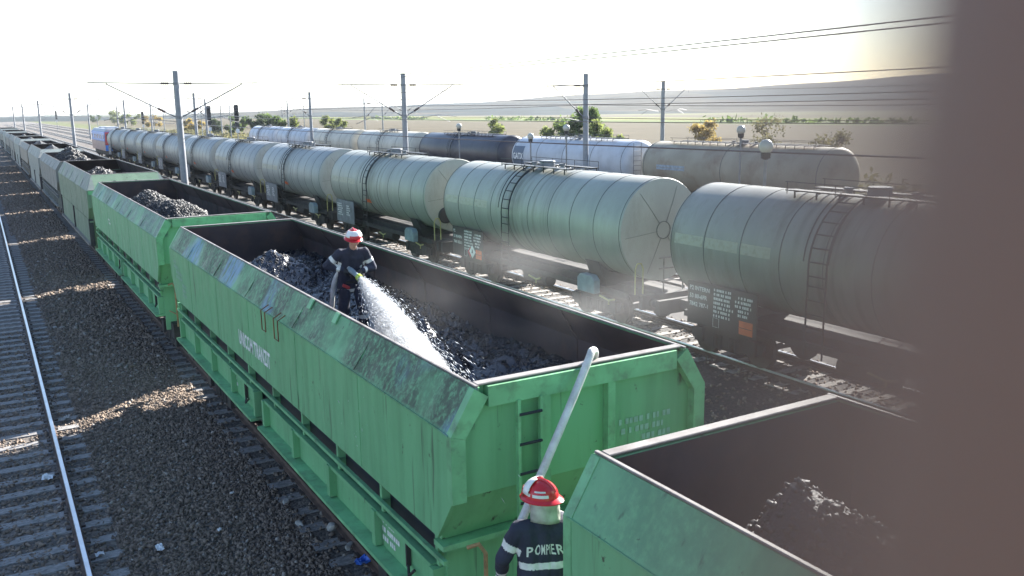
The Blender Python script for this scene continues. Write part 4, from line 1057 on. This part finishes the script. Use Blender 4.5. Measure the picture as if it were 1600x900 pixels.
# dry weeds between the yard and the field
wr = np.random.RandomState(31); n = 16000; cx = wr.uniform(0,1,500)**.8*24+41; cy = wr.uniform(18,330,500); k = wr.randint(0,500,n)
p = np.stack([cx[k]+wr.normal(size=n)*1.0, cy[k]+wr.normal(size=n)*1.6, np.abs(wr.normal(size=n))*.35], 1); a = wr.normal(size=(n,3))*.13; b = wr.normal(size=(n,3))*.13
V = np.stack([p-a,p+b,p+a,p-b],1).reshape(-1,3)
me = bpy.data.meshes.new('dry_weeds'); me.from_pydata(V.tolist(), [], [(4*i,4*i+1,4*i+2,4*i+3) for i in range(n)]); me.materials.append(M['leaf']['sparse'])
o = bpy.data.objects.new('dry_weeds', me); COL.objects.link(o); tag(o, 'dry weeds on the strip beyond the back row of tank wagons', 'weeds', kind='stuff')
# vineyard hedge rows beyond the ploughed field
hr_ = np.random.RandomState(9); vs = []; fs = []
for X, y0, y1 in ((240,60,600),):
    for i in range(1500):
        y = hr_.uniform(y0,y1)
        if (y % 170) > 95: continue
        p = np.array([X+hr_.normal()*.8, y, abs(hr_.normal())*.6+.2]); a = hr_.normal(size=3)*.5; b = hr_.normal(size=3)*.5; k = len(vs)
        vs += [tuple(p-a),tuple(p+b),tuple(p+a),tuple(p-b)]; fs.append((k,k+1,k+2,k+3))
me = bpy.data.meshes.new('vineyard_rows'); me.from_pydata(vs,[],fs); me.materials.append(M['leaf']['green'])
o = bpy.data.objects.new('vineyard_rows', me); COL.objects.link(o); tag(o, 'green rows of vines beyond the brown ploughed field', 'vines', kind='stuff')
# ------------------------------------------------------------------ people
M['skin'] = mat('skin', (.50,.29,.21), .5, var=.08, scale=14, sub=.15)
M['navy'] = mat('navy_turnout_cloth', (.022,.025,.045), .85, var=.3, scale=7, bump=.5, bscale=16)
M['reflect'] = mat('reflective_tape', (.62,.63,.60), .45, var=.15, scale=20)
M['glove'] = mat('black_glove', (.02,.02,.022), .7, var=.3, scale=14)
M['boot'] = mat('black_boot', (.018,.018,.018), .45, var=.2)
M['helmet'] = mat('red_helmet_shell', (.50,.02,.03), .22, var=.12, scale=5)
M['helmetwhite'] = mat('white_helmet_film', (.74,.74,.71), .3, var=.1, scale=6)
M['silvercloth'] = mat('silvery_neck_cloth', (.36,.38,.33), .45, .15, var=.3, scale=12, bump=.6, bscale=18)
M['belt'] = mat('red_pouch', (.42,.04,.04), .5, var=.15)
M['hose'] = mat('grey_white_hose', (.56,.55,.52), .65, var=.16, scale=8, bump=.25, bscale=60, dirt=(.25,.23,.2), dirt_amt=.5, dirt_scale=6)
M['hi_vis'] = mat('yellow_green_plastic', (.42,.55,.06), .4, var=.1)
M['hair'] = mat('dark_hair', (.03,.02,.015), .7, var=.2)

def capsule(m, p0, p1, r0, r1, n=14):
    p0, p1 = Vector(p0), Vector(p1); d = p1-p0; L = d.length
    if L < 1e-5: d = Vector((0,0,1)); L = 1e-4
    q = d.normalized().to_track_quat('Z', 'Y')
    prof = [(max(1e-5, r0*math.sin(a)), -r0*math.cos(a)) for a in [PI/2*i/4 for i in range(5)]] + [(max(1e-5, r1*math.cos(a)), L+r1*math.sin(a)) for a in [PI/2*i/4 for i in range(5)]]
    t = MB(); t.lathe(prof, (0,0,0), 'z', n)
    m.add([p0 + q @ Vector(v) for v in t.v], t.f)
def skin_body(name, caps, mats, parent, vox=.012, smooth=4, bands=None, folds=0.):
    """one continuous surface grown over tapered limbs; bands = (p0, p1, t0, t1, rmax, slot)"""
    m = MB()
    for c in caps: capsule(m, *c)
    o = m.build(name, mats[0], fix=True)
    rm = o.modifiers.new('one_skin', 'REMESH'); rm.mode = 'VOXEL'; rm.voxel_size = vox
    s = o.modifiers.new('soft', 'SMOOTH'); s.iterations = smooth; s.factor = .5
    dg = bpy.context.evaluated_depsgraph_get(); dg.update()
    me = bpy.data.meshes.new_from_object(o.evaluated_get(dg)); o.modifiers.clear(); o.data = me; me.name = name
    if folds:
        for v in me.vertices:
            n_ = v.normal; p = v.co
            v.co = p + n_*folds*(mnoise.noise((p.x*9, p.y*9, p.z*5)) + .6*mnoise.noise((p.x*20, p.y*20, p.z*13)))
    me.materials.clear()
    for k in mats: me.materials.append(k)
    for f in me.polygons:
        f.use_smooth = True; c = f.center
        for p0, p1, t0, t1, rmax, slot in (bands or []):
            a = Vector(p0); d = Vector(p1)-a; t = (c-a).dot(d)/d.length_squared
            if t0 <= t <= t1 and (c-a-d*t).length < rmax: f.material_index = slot
    o.parent = parent
    return o
def ik(s, w_, l1, l2, bend):
    s, w_ = Vector(s), Vector(w_); d = w_-s; D = min(d.length, (l1+l2)*.995); u = d.normalized()
    a = (l1*l1-l2*l2+D*D)/(2*D); h = math.sqrt(max(0, l1*l1-a*a)); b = Vector(bend); b = (b-u*b.dot(u)).normalized()
    return s+u*a+b*h
def glove(parent, wrist, fdir, palm, side, curl=1.0):
    """palm, four unequal bent fingers and a thumb that closes against them"""
    f = Vector(fdir).normalized(); p = Vector(palm); p = (p-f*p.dot(f)).normalized(); s = f.cross(p)*side
    W = Vector(wrist); caps = [(W-f*.06, W+f*.02, .042, .036)]
    for k in (-1, -.33, .33, 1): caps.append((W+f*.015+s*k*.020, W+f*.085+s*k*.030, .020, .0155))
    for k, ln in ((-1,.082),(-.33,.095),(.33,.090),(1,.072)):
        a = W+f*.088+s*k*.030; d = f; q = a
        for seg, bend in ((.42,.55),(.33,.75),(.25,.6)):
            ang = bend*curl; ax = d.cross(p)
            d2 = (Matrix.Rotation(ang, 3, ax) @ d).normalized() if ax.length > 1e-4 else d
            nx_ = q+d2*ln*seg; caps.append((q, nx_, .0115, .010)); q, d = nx_, d2
            if abs(d.dot(p)) > .97: pass
    a = W+f*.03+s*-1*.034; b = a+(f*.5-s*.55+p*.5).normalized()*.045; c = b+(f*.6+p*.75+s*.15).normalized()*.038
    caps += [(a, b, .017, .014), (b, c, .013, .011)]
    return skin_body('glove', caps, [M['glove']], parent, .007, 2)

def firefighter(label, loc, rz, handR, handL, lean=.0, head_turn=0., man2=False, feet=((-.16,.04),(.17,-.08))):
    t = empty('person', label, 'person', loc, rz)
    mw = Matrix.Translation(loc) @ Matrix.Rotation(rz, 4, 'Z'); inv = mw.inverted()
    hR, hL = inv @ Vector(handR), inv @ Vector(handL)
    ly = lambda z: -lean*max(0, z-.95)
    sh = [(-.195, ly(1.43)+.0, 1.43), (.195, ly(1.43)+.0, 1.43)]
    hips = [(-.10,.02,.93),(.10,.02,.93)]
    an = [(feet[0][0],feet[0][1],.10),(feet[1][0],feet[1][1],.10)]
    kn = [((feet[0][0]*.9),feet[0][1]-.07,.50),((feet[1][0]*.9),feet[1][1]-.04,.50)]
    el = [ik(sh[0], hR, .30, .28, (-.75,.3,-.8)), ik(sh[1], hL, .30, .28, (.75,.3,-.8))]
    hc = Vector((0, ly(1.66)-.03, 1.655)); nk = Vector((0, ly(1.52)+.0, 1.50))
    hm = Matrix.Translation(hc) @ Matrix.Rotation(head_turn, 4, 'Z') @ Matrix.Rotation(lean*.45, 4, 'X')
    hp = lambda x, y, z: hm @ Vector((x, y, z))
    caps = [((0,ly(1.3),1.30), nk, .10, .060), (nk, hp(0,.01,-.04), .058, .060),
            (hp(0,.02,.03), hp(0,.025,.05), .088, .086), (hp(0,-.035,.02), hp(0,-.03,.05), .078, .078), (hp(0,-.03,-.05), hp(0,-.055,-.085), .062, .036), (hp(-.03,-.05,-.03), hp(.03,-.05,-.03), .045, .045),
            (hp(0,-.105,.012), hp(0,-.122,-.022), .011, .016), (hp(-.02,-.098,-.052), hp(.02,-.098,-.052), .013, .013), (hp(-.035,-.088,.032), hp(.035,-.088,.032), .02, .02),
            (hp(-.088,.012,.015), hp(-.088,.018,-.025), .018, .013), (hp(.088,.012,.015), hp(.088,.018,-.025), .018, .013),
            ((0,.02,.95), (0,ly(1.3),1.30), .11, .10)]
    for s in (0, 1):
        w_ = hR if s == 0 else hL
        caps += [(sh[s], el[s], .045, .038), (el[s], w_, .036, .026), (hips[s], kn[s], .07, .05), (kn[s], an[s], .05, .035), ((0,ly(1.38),1.38), sh[s], .07, .05), ((0,.02,.95), hips[s], .09, .07)]
    skin_body('body', caps, [M['skin']], t, .009, 2)
    for sx in (-.034, .034):
        e = MB(); e.sphere(hp(sx,-.101,.018), .011, 10, 6); e.build('eye', M['hair'], t, smooth=True)
    # turnout coat
    jc = []
    for x in (-.085, 0, .085):
        jc += [((x*1.25,.02,.84), (x*1.15,ly(1.1)+.005,1.12), .125, .122), ((x*1.15,ly(1.1)+.005,1.12), (x*1.35,ly(1.36),1.36), .122, .108)]
    jc += [((-.17,ly(1.42),1.425), (.17,ly(1.42),1.425), .082, .082), ((0,ly(1.45),1.45), nk+Vector((0,.01,.015)), .085, .078)]
    bands = []
    for s in (0, 1):
        w_ = hR if s == 0 else hL
        jc += [(sh[s], el[s], .078, .066), (el[s], Vector(el[s]).lerp(w_, .93), .064, .049)]
        bands += [(sh[s], el[s], .42, .62, .12, 1), (el[s], w_, .60, .80, .10, 1)]
    bands += [((0,.02,0), (0,.02,1), .775, .835, .40, 1), ((0,ly(1.15),0), (0,ly(1.15),1), 1.13, 1.185, .215, 1)] if man2 else [((0,.02,0), (0,.02,1), .755, .815, .40, 1)]
    coat = skin_body('turnout_coat', jc, [M['navy'], M['reflect']], t, .0095, 3, bands, .011)
    tr = [((0,.02,.95), (0,.02,.88), .14, .13)]; tb_ = []
    for s in (0, 1):
        tr += [(hips[s], kn[s], .115, .088), (kn[s], an[s], .088, .082)]; tb_ += [(kn[s], an[s], .28, .44, .16, 1)]
    skin_body('turnout_trousers', tr, [M['navy'], M['reflect']], t, .012, 3, tb_, .012)
    for s in (0, 1):
        skin_body('boot', [(Vector(an[s])+Vector((0,.02,.12)), Vector(an[s])+Vector((0,.02,-.03)), .062, .058), (Vector(an[s])+Vector((0,.03,-.055)), Vector(an[s])+Vector((0,-.13,-.06)), .045, .042)], [M['boot']], t, .012, 2)
    # helmet: shell, brim, comb, raised visor, tape, neck cloth
    hh = lambda x, y, z: hp(x, y+.005, z+.045)
    def dome(rx, ry, rz_, a0, a1, n=28, k=8, ring=(0, 2*PI)):
        vs = []; fs = []
        for i in range(k+1):
            a = a0+(a1-a0)*i/k
            for j in range(n+1):
                b = ring[0]+(ring[1]-ring[0])*j/n; vs.append(hh(rx*math.sin(a)*math.sin(b), -ry*math.sin(a)*math.cos(b), rz_*math.cos(a)))
        for i in range(k):
            for j in range(n): q = i*(n+1)+j; fs.append((q,q+1,q+n+2,q+n+1))
        return vs, fs
    m = MB(); m.add(*dome(.128,.150,.135,.02,PI/2))
    vs = []; fs = []                                    # brim: wider in front and behind
    for i, (f_, z) in enumerate(((1.0,.0),(1.13,-.012),(1.20,-.022),(1.19,-.030),(1.0,-.018))):
        for j in range(29):
            b = 2*PI*j/28; g = 1+(f_-1)*(.75+.9*abs(math.cos(b))**3); vs.append(hh(.128*g*math.sin(b), -.150*g*math.cos(b), z))
    for i in range(4):
        for j in range(28): q = i*29+j; fs.append((q,q+1,q+30,q+29))
    m.add(vs, fs)
    m.tube([hh(0,-.145*math.cos(a),.137*math.sin(a)+.004) for a in [PI*(.12+.76*i/12) for i in range(13)]], .014, 8)
    shell = m.build('helmet', M['helmet'], t, smooth=True)
    tp = MB()
    for b0, b1 in ((.55,1.35),(1.5,2.5),(-1.35,-.55),(-2.5,-1.5)):
        tp.add(*dome(.1295,.1515,.1365,1.22,1.40,10,2,(b0,b1)))
        tp.add(*dome(.1295,.1515,.1365,.98,1.08,10,2,(b0+.1,b1-.15)))
    tp.build('reflective_strip', M['reflect'], shell, fix=False)
    vz = MB(); vz.add(*dome(.142,.166,.154,(.25 if man2 else .62),1.34,18,6,(-1.25,1.25))); o = vz.build('visor', M['helmetwhite'], shell, smooth=True, fix=False)
    so = o.modifiers.new('thick', 'SOLIDIFY'); so.thickness = .004
    fp = MB(); fp.add(*dome(.147,.168,.156,1.16,1.52,12,4,(-.62,.62))); o = fp.build('front_plate', M['helmet'], shell, smooth=True, fix=False)
    so = o.modifiers.new('thick', 'SOLIDIFY'); so.thickness = .006
    if man2:
        vs, fs = [], []
        for i in range(7):
            for j in range(13):
                b = PI*.42+PI*1.16*j/12; w1 = 1+.10*(i/6)**1.2; r_ = math.sin(b*3+i)*.006
                vs.append(hp((.118*w1+r_)*math.sin(b), -.138*w1*math.cos(b)+.01,   .03-.195*i/6+.02*abs(math.sin(b))*i/6))
        for i in range(6):
            for j in range(12): q = i*13+j; fs.append((q,q+1,q+14,q+13))
        k_ = MB(); k_.add(vs, fs); o = k_.build('neck_cloth', M['silvercloth'], shell, smooth=True, fix=False)
        so = o.modifiers.new('thick', 'SOLIDIFY'); so.thickness = .006
    else:
        k_ = MB(); k_.bar((-.17,-.16,.90), (-.06,-.155,.84), .05, .05); k_.build('belt_pouch', M['belt'], t, bevel=.008)
        k_ = MB(); k_.tube([(-.17,.0,.95),(-.1,-.125,.935),(0,-.14,.93),(.1,-.125,.935),(.17,0,.95)], .02, 6); k_.build('belt', M['boot'], t)
    gl = []
    for s, (w_, sd) in enumerate(((hR, 1), (hL, -1))):
        fd = (Vector(w_)-Vector(el[s])).normalized(); fd = (fd+Vector((0,-.35,-.1))).normalized()
        gl.append(glove(t, w_, fd, Vector((sd*.6,-.1,-.5)), sd, 1.1))
    return t, coat, mw
FZ = 2.72
ML = Vector((5.02, 13.80, FZ)); MR = math.radians(-9)
m1w = Matrix.Translation(ML) @ Matrix.Rotation(MR, 4, 'Z')
noz0, noz1 = m1w @ Vector((-.07,-.20,1.18)), m1w @ Vector((.045,-.58,1.055))
P1, coat1, _ = firefighter('firefighter in navy coat and red and white helmet standing in the coal, spraying water', ML, MR, m1w @ Vector((-.15,-.21,1.16)), m1w @ Vector((.10,-.34,1.14)), lean=.46)
nz = empty('hose_nozzle', 'grey branch nozzle with a lime ring held by the firefighter in the coal', 'nozzle', (0,0,0))
ax = (noz1-noz0); m = MB(); m.tube([noz0+ax*f for f in (0,.15,.16,.45,.46,.8,.81,1)], [.036,.036,.046,.046,.038,.040,.052,.048], 14); m.build('barrel', M['bluegrey'], nz, smooth=True)
m = MB(); m.tube([noz0+ax*.80, noz0+ax*.97], .056, 14); m.build('bumper_ring', M['hi_vis'], nz, smooth=True)
m = MB(); m.tube([noz0+ax*.30, noz0+ax*.25+Vector((0,0,-.13))], .02, 8); m.build('pistol_grip', M['boot'], nz)

ML2 = Vector((3.67, 5.82, 1.545)); MR2 = math.radians(158)
H2 = [Vector(p) for p in ((3.44,6.13,2.48),(3.95,6.42,2.98))]
P2, coat2, m2w = firefighter('firefighter seen from behind between two green wagons, red helmet, lettered navy coat, holding the hose', ML2, MR2, H2[1], H2[0], lean=.06, head_turn=math.radians(48), man2=True, feet=((-.11,.05),(.12,-.03)))
# lettering across the shoulders, laid on the cloth
dg = bpy.context.evaluated_depsgraph_get(); bvh = BVHTree.FromObject(coat2, dg)
tx = lettering('POMPIERI', None, .118, M['reflect'], Matrix.Identity(4), bold=.002, align='CENTER', sx=.90, space=1.16)
bm = bmesh.new(); bm.from_mesh(tx.data); bmesh.ops.subdivide_edges(bm, edges=bm.edges, cuts=1); bmesh.ops.triangulate(bm, faces=bm.faces)
for v in bm.verts:
    u, z = v.co.x+.02, v.co.y; a = -u/.22                       # on his back: +y side, text runs towards -x seen from behind
    z0 = 1.255+z-.25*u*u
    o_ = Vector((.0+math.sin(a)*.5, math.cos(a)*.5, z0)); d_ = Vector((-math.sin(a), -math.cos(a), 0))
    hit = bvh.ray_cast(o_, d_)
    v.co = (hit[0]-d_*.006) if hit[0] else o_+d_*.36
bm.to_mesh(tx.data); bm.free(); tx.parent = coat2; tx.matrix_local = Matrix.Identity(4)

# ------------------------------------------------------------------ fire hose and water
def smooth_path(pts, n=10):
    P_ = [Vector(p) for p in pts]; out = []
    for i in range(len(P_)-1):
        a, b, c, d = P_[max(0,i-1)], P_[i], P_[i+1], P_[min(len(P_)-1,i+2)]
        for k in range(n):
            t = k/n; out.append(.5*((2*b)+(c-a)*t+(2*a-5*b+4*c-d)*t*t+(3*b-a-3*c+d)*t**3))
    return out+[P_[-1]]
w1 = lambda x, y, z: tuple(m1w @ Vector((x,y,z)))
hose = smooth_path([(1.9,6.9,.06),(2.5,6.3,.10),(2.95,6.05,.75),(3.18,6.05,1.9),(3.44,6.13,2.50),(3.95,6.42,3.00),(4.50,6.72,3.525),(4.90,6.92,3.955),(5.02,7.02,4.02),(5.15,7.16,3.90),(5.25,7.5,3.35),(5.3,8.3,2.92),(5.75,9.8,2.80),(5.9,11.8,2.80),(5.7,13.4,2.84),(5.3,14.4,2.86),w1(-.33,.22,.16),w1(-.32,.06,.55),w1(-.27,.03,.92),w1(-.17,-.06,1.13),w1(-.09,-.17,1.18),w1(-.06,-.22,1.175)], 12)
m = MB(); m.tube(hose, .039, 12); tag(m.build('fire_hose', M['hose'], smooth=True, fix=False), 'grey white fire hose running up over the wagon rim to the nozzle', 'hose')
wm = bpy.data.materials.new('spray_water'); wm.use_nodes = True
n_ = wm.node_tree.nodes; b_ = n_['Principled BSDF']; b_.inputs['Base Color'].default_value = (.86,.88,.90,1); b_.inputs['Roughness'].default_value = .25
t_ = n_.new('ShaderNodeBsdfTranslucent'); t_.inputs[0].default_value = (.9,.93,.96,1); x_ = n_.new('ShaderNodeMixShader'); x_.inputs[0].default_value = .65
l_ = wm.node_tree.links; l_.new(b_.outputs[0], x_.inputs[1]); l_.new(t_.outputs[0], x_.inputs[2]); l_.new(x_.outputs[0], n_['Material Output'].inputs[0])
rg = np.random.RandomState(11); N = 95000
p0 = np.array(noz1); tgt = np.array((4.22, 9.0, 2.80)); D = np.linalg.norm(tgt-p0); dr = (tgt-p0)/D
u_ = np.cross(dr, (0,0,1)); u_ /= np.linalg.norm(u_); v_ = np.cross(u_, dr)
f = rg.uniform(0,1,N)**.85; dist = f*D
sig = .018+.050*dist; ang = rg.uniform(0,2*PI,N); q_ = rg.uniform(0,1,N); rr = np.where(q_ < .6, np.sqrt(rg.uniform(0,1,N))*1.25, np.abs(rg.normal(size=N))*1.25)*sig
pos = p0+dr*dist[:,None]+u_*(np.cos(ang)*rr)[:,None]+v_*(np.sin(ang)*rr)[:,None]
pos[:,2] += .15*4*f*(1-f)
sc = rg.uniform(.0014,.0042,N)*np.where(rg.uniform(0,1,N)<.03,1.7,1); ln = sc*rg.uniform(4,22,N)
sp_ = np.arange(N) < 9000                               # splash where the jet meets the coal
pos[sp_] = tgt + rg.normal(size=(9000,3))*np.array((.26,.55,.16)) + np.array((0,.15,.12)); pos[:,2] = np.maximum(pos[:,2], 2.72)
ax_ = dr[None]*np.ones((N,1))+(u_*(np.cos(ang)*rr)[:,None]+v_*(np.sin(ang)*rr)[:,None])/np.maximum(dist,.3)[:,None]+rg.normal(size=(N,3))*.04
V = np.stack([pos-ax_*ln[:,None], pos+u_*sc[:,None], pos+v_*sc[:,None]-u_*sc[:,None]*.5, pos-v_*sc[:,None]-u_*sc[:,None]*.5, pos+ax_*ln[:,None]],1).reshape(-1,3)
fc_ = np.array([(0,2,1),(0,3,2),(0,1,3),(4,1,2),(4,2,3),(4,3,1)])
F = (fc_[None]+5*np.arange(N)[:,None,None]).reshape(-1).astype(np.int32)
me = bpy.data.meshes.new('water_spray'); me.vertices.add(len(V)); me.vertices.foreach_set('co', V.reshape(-1)); me.loops.add(len(F)); me.loops.foreach_set('vertex_index', F)
me.polygons.add(len(F)//3); me.polygons.foreach_set('loop_start', np.arange(0,len(F),3,dtype=np.int32)); me.update(calc_edges=True); me.validate(); me.materials.append(wm)
spray = bpy.data.objects.new('water_spray', me); COL.objects.link(spray); tag(spray, 'white jet of water fanning out of the nozzle onto the coal', 'water jet', kind='stuff')
def mist_mat(name, dens, an=.3, col=(.95,.97,1,1)):
    m = bpy.data.materials.new(name); m.use_nodes = True; n = m.node_tree.nodes; n.remove(n['Principled BSDF'])
    v = n.new('ShaderNodeVolumePrincipled'); v.inputs['Density'].default_value = dens; v.inputs['Anisotropy'].default_value = an; v.inputs['Color'].default_value = col
    m.node_tree.links.new(v.outputs[0], n['Material Output'].inputs['Volume']); return m, v
for k_, (sg_, dn) in enumerate(((1.15, 10.0),(2.2, 1.6))):
    P_ = []; Rr = []
    for i in range(25):
        g = i/24; c = p0+dr*g*D; c[2] += .15*4*g*(1-g); P_.append(Vector(c)); Rr.append(sg_*(.018+.050*g*D)*(1+.06*math.sin(i*2.1)))
    mm = MB(); mm.tube(P_, Rr, 18); o = mm.build('fine_mist', mist_mat('fine_mist', dn)[0], spray, smooth=True, fix=True)
# thin steam and coal dust rising at the near end of the hosed wagon
stm, sv = mist_mat('rising_steam', 0., .2, (.90,.89,.88,1))
n_ = stm.node_tree.nodes; l_ = stm.node_tree.links
tc = n_.new('ShaderNodeTexCoord'); nz_ = n_.new('ShaderNodeTexNoise'); nz_.inputs['Scale'].default_value = 1.6; nz_.inputs['Detail'].default_value = 4; l_.new(tc.outputs['Object'], nz_.inputs['Vector'])
ln_ = n_.new('ShaderNodeVectorMath'); ln_.operation = 'LENGTH'; l_.new(tc.outputs['Object'], ln_.inputs[0])
fo = n_.new('ShaderNodeMapRange'); fo.inputs['From Min'].default_value = 1; fo.inputs['From Max'].default_value = .25; fo.inputs['To Min'].default_value = 0; fo.inputs['To Max'].default_value = 1; l_.new(ln_.outputs['Value'], fo.inputs['Value'])
no = n_.new('ShaderNodeMapRange'); no.inputs['From Min'].default_value = .42; no.inputs['From Max'].default_value = .70; no.inputs['To Min'].default_value = 0; no.inputs['To Max'].default_value = .10; l_.new(nz_.outputs['Fac'], no.inputs['Value'])
mu = n_.new('ShaderNodeMath'); mu.operation = 'MULTIPLY'; l_.new(fo.outputs['Result'], mu.inputs[0]); l_.new(no.outputs['Result'], mu.inputs[1]); l_.new(mu.outputs[0], sv.inputs['Density'])
mm = MB(); mm.sphere((0,0,0), 1, 24, 14); o = mm.build('steam', stm, loc=(6.9, 10.6, 3.7)); o.scale = (2.6, 3.8, 1.2)
tag(o, 'thin grey steam drifting over the near end of the hosed wagon', 'steam', kind='stuff')

# ------------------------------------------------------------------ litter by the track
M['paper'] = mat('dirty_paper', (.62,.64,.66), .8, var=.15, scale=10)
M['bluebag'] = mat('blue_plastic', (.05,.16,.62), .35, var=.2)
M['block'] = mat('pale_rubble', (.36,.35,.33), .9, var=.3, scale=8, bump=.5)
def gz(px, py, z=.03):
    d = ray(px, py); return Vector((0,0,H))+d*((z-H)/d.z)
def scrap(px, py, sx, sy, m, name, label, cat, seed, rough=.04, hgt=.02):
    rg = random.Random(seed); c = gz(px, py); vs = []; fs = []; n = 5
    for i in range(n+1):
        for j in range(n+1):
            vs.append(((i/n-.5)*sx+rg.uniform(-.1,.1)*sx/n, (j/n-.5)*sy+rg.uniform(-.1,.1)*sy/n, hgt+rg.uniform(0,rough)))
    for i in range(n):
        for j in range(n): q = i*(n+1)+j; fs.append((q,q+1,q+n+2,q+n+1))
    k = MB(); k.add(vs, fs); o = k.build(name, m, fix=False, loc=c); o.rotation_euler.z = rg.uniform(0,3)
    s = o.modifiers.new('thick', 'SOLIDIFY'); s.thickness = .004
    return tag(o, label, cat)
scrap(250,859,.20,.10,M['paper'],'paper_scrap','pale crumpled paper strip on the gravel near the bottom edge','paper',1)
scrap(156,869,.12,.09,M['paper'],'paper_scrap','small white paper scrap beside the rail at the bottom left','paper',2)
scrap(343,831,.06,.05,M['paper'],'paper_scrap','tiny white scrap in the middle of the gravel','paper',3)
scrap(363,773,.06,.05,M['paper'],'paper_scrap','tiny pale scrap on the gravel above the middle one','paper',4)
scrap(568,882,.22,.16,M['bluebag'],'plastic_bag','crumpled blue plastic bag beside the wagon','bag',5,.10)
scrap(75,750,.24,.18,M['paper'],'paper_scrap','crumpled pale paper between the rails at the left','paper',6,.07)
scrap(103,655,.30,.10,M['block'],'board_scrap','short pale board end lying in the sunlit strip by the rail','board',7)
def rubble(px, py, s, label, seed):
    rg = random.Random(seed); bm = bmesh.new(); bmesh.ops.create_icosphere(bm, subdivisions=2, radius=.5)
    for v in bm.verts:
        k = 1+.35*mnoise.noise(Vector(v.co)*2.2+Vector((seed,0,0))); v.co = Vector((v.co.x*s[0]*k, v.co.y*s[1]*k, max(-.3,min(.34,v.co.z))*s[2]*k*1.5))
    me = bpy.data.meshes.new('rubble_block'); bm.to_mesh(me); bm.free(); me.materials.append(M['block'])
    o = bpy.data.objects.new('rubble_block', me); COL.objects.link(o); o.location = gz(px, py); o.location.z = s[2]*.3; o.rotation_euler.z = rg.uniform(0,3)
    tag(o, label, 'rubble')
for a in ((468,818,(.09,.18,.08),'upright pale shard by the wagon at the bottom',1),(520,825,(.18,.16,.14),'pale rubble lump left of the blue bag',2),(547,853,(.22,.10,.10),'long pale rubble block just above the blue bag',3),(447,783,(.16,.12,.08),'flat grey rubble piece on the sleeper ends',4),(86,512,(.16,.12,.08),'pale stone by the rail, far along the left track',5),(92,553,(.2,.12,.08),'grey stone by the rail, nearer one of two',6),(69,565,(.05,.05,.05),'small white stone on the gravel, left',7)):
    rubble(*a)

# ------------------------------------------------------------------ the photographer's finger, almost touching the lens, and an unseen hand added behind
def cw(x, y, d): return Vector((0,0,H)) + R @ Vector((x, y, -d))
M['finger'] = mat('finger_skin', (.18,.13,.11), .6, var=.06, scale=300, sub=.3)
F0 = (.0114, .0100)
fc = [(cw(F0[0]+.0012,.016,F0[1]), cw(F0[0]+.0004,.004,F0[1]), .0070, .0084), (cw(F0[0]+.0004,.004,F0[1]), cw(F0[0]-.0004,-.010,F0[1]+.0006), .0084, .0087), (cw(F0[0]-.0004,-.010,F0[1]+.0006), cw(F0[0]+.004,-.034,F0[1]-.004), .0088, .0090), (cw(F0[0]+.004,-.034,F0[1]-.004), cw(F0[0]+.020,-.060,F0[1]-.020), .0092, .0105)]
fc += [(cw(-.05,-.05+.05*k,-.058), cw(.11,-.05+.05*k,-.062), .034, .036) for k in (0,1,2)]  # unseen palm behind the camera, added to block sky light and darken the finger
fc += [(cw(.030,-.062,-.020), cw(.085,-.050,-.045), .016, .034), (cw(.040,-.030,-.022), cw(.10,-.02,-.05), .013, .034), (cw(.045,-.004,-.026), cw(.10,.01,-.05), .0115, .030), (cw(.10,-.03,-.05), cw(.16,-.10,-.13), .036, .034)]  # unseen knuckles and wrist joining the added light-blocking palm
fg = skin_body('finger_and_unseen_hand', fc, [M['finger']], None, .0011, 2)
tag(fg, "photographer's dark blurred finger over the right edge of the lens, unseen hand added behind", 'finger')
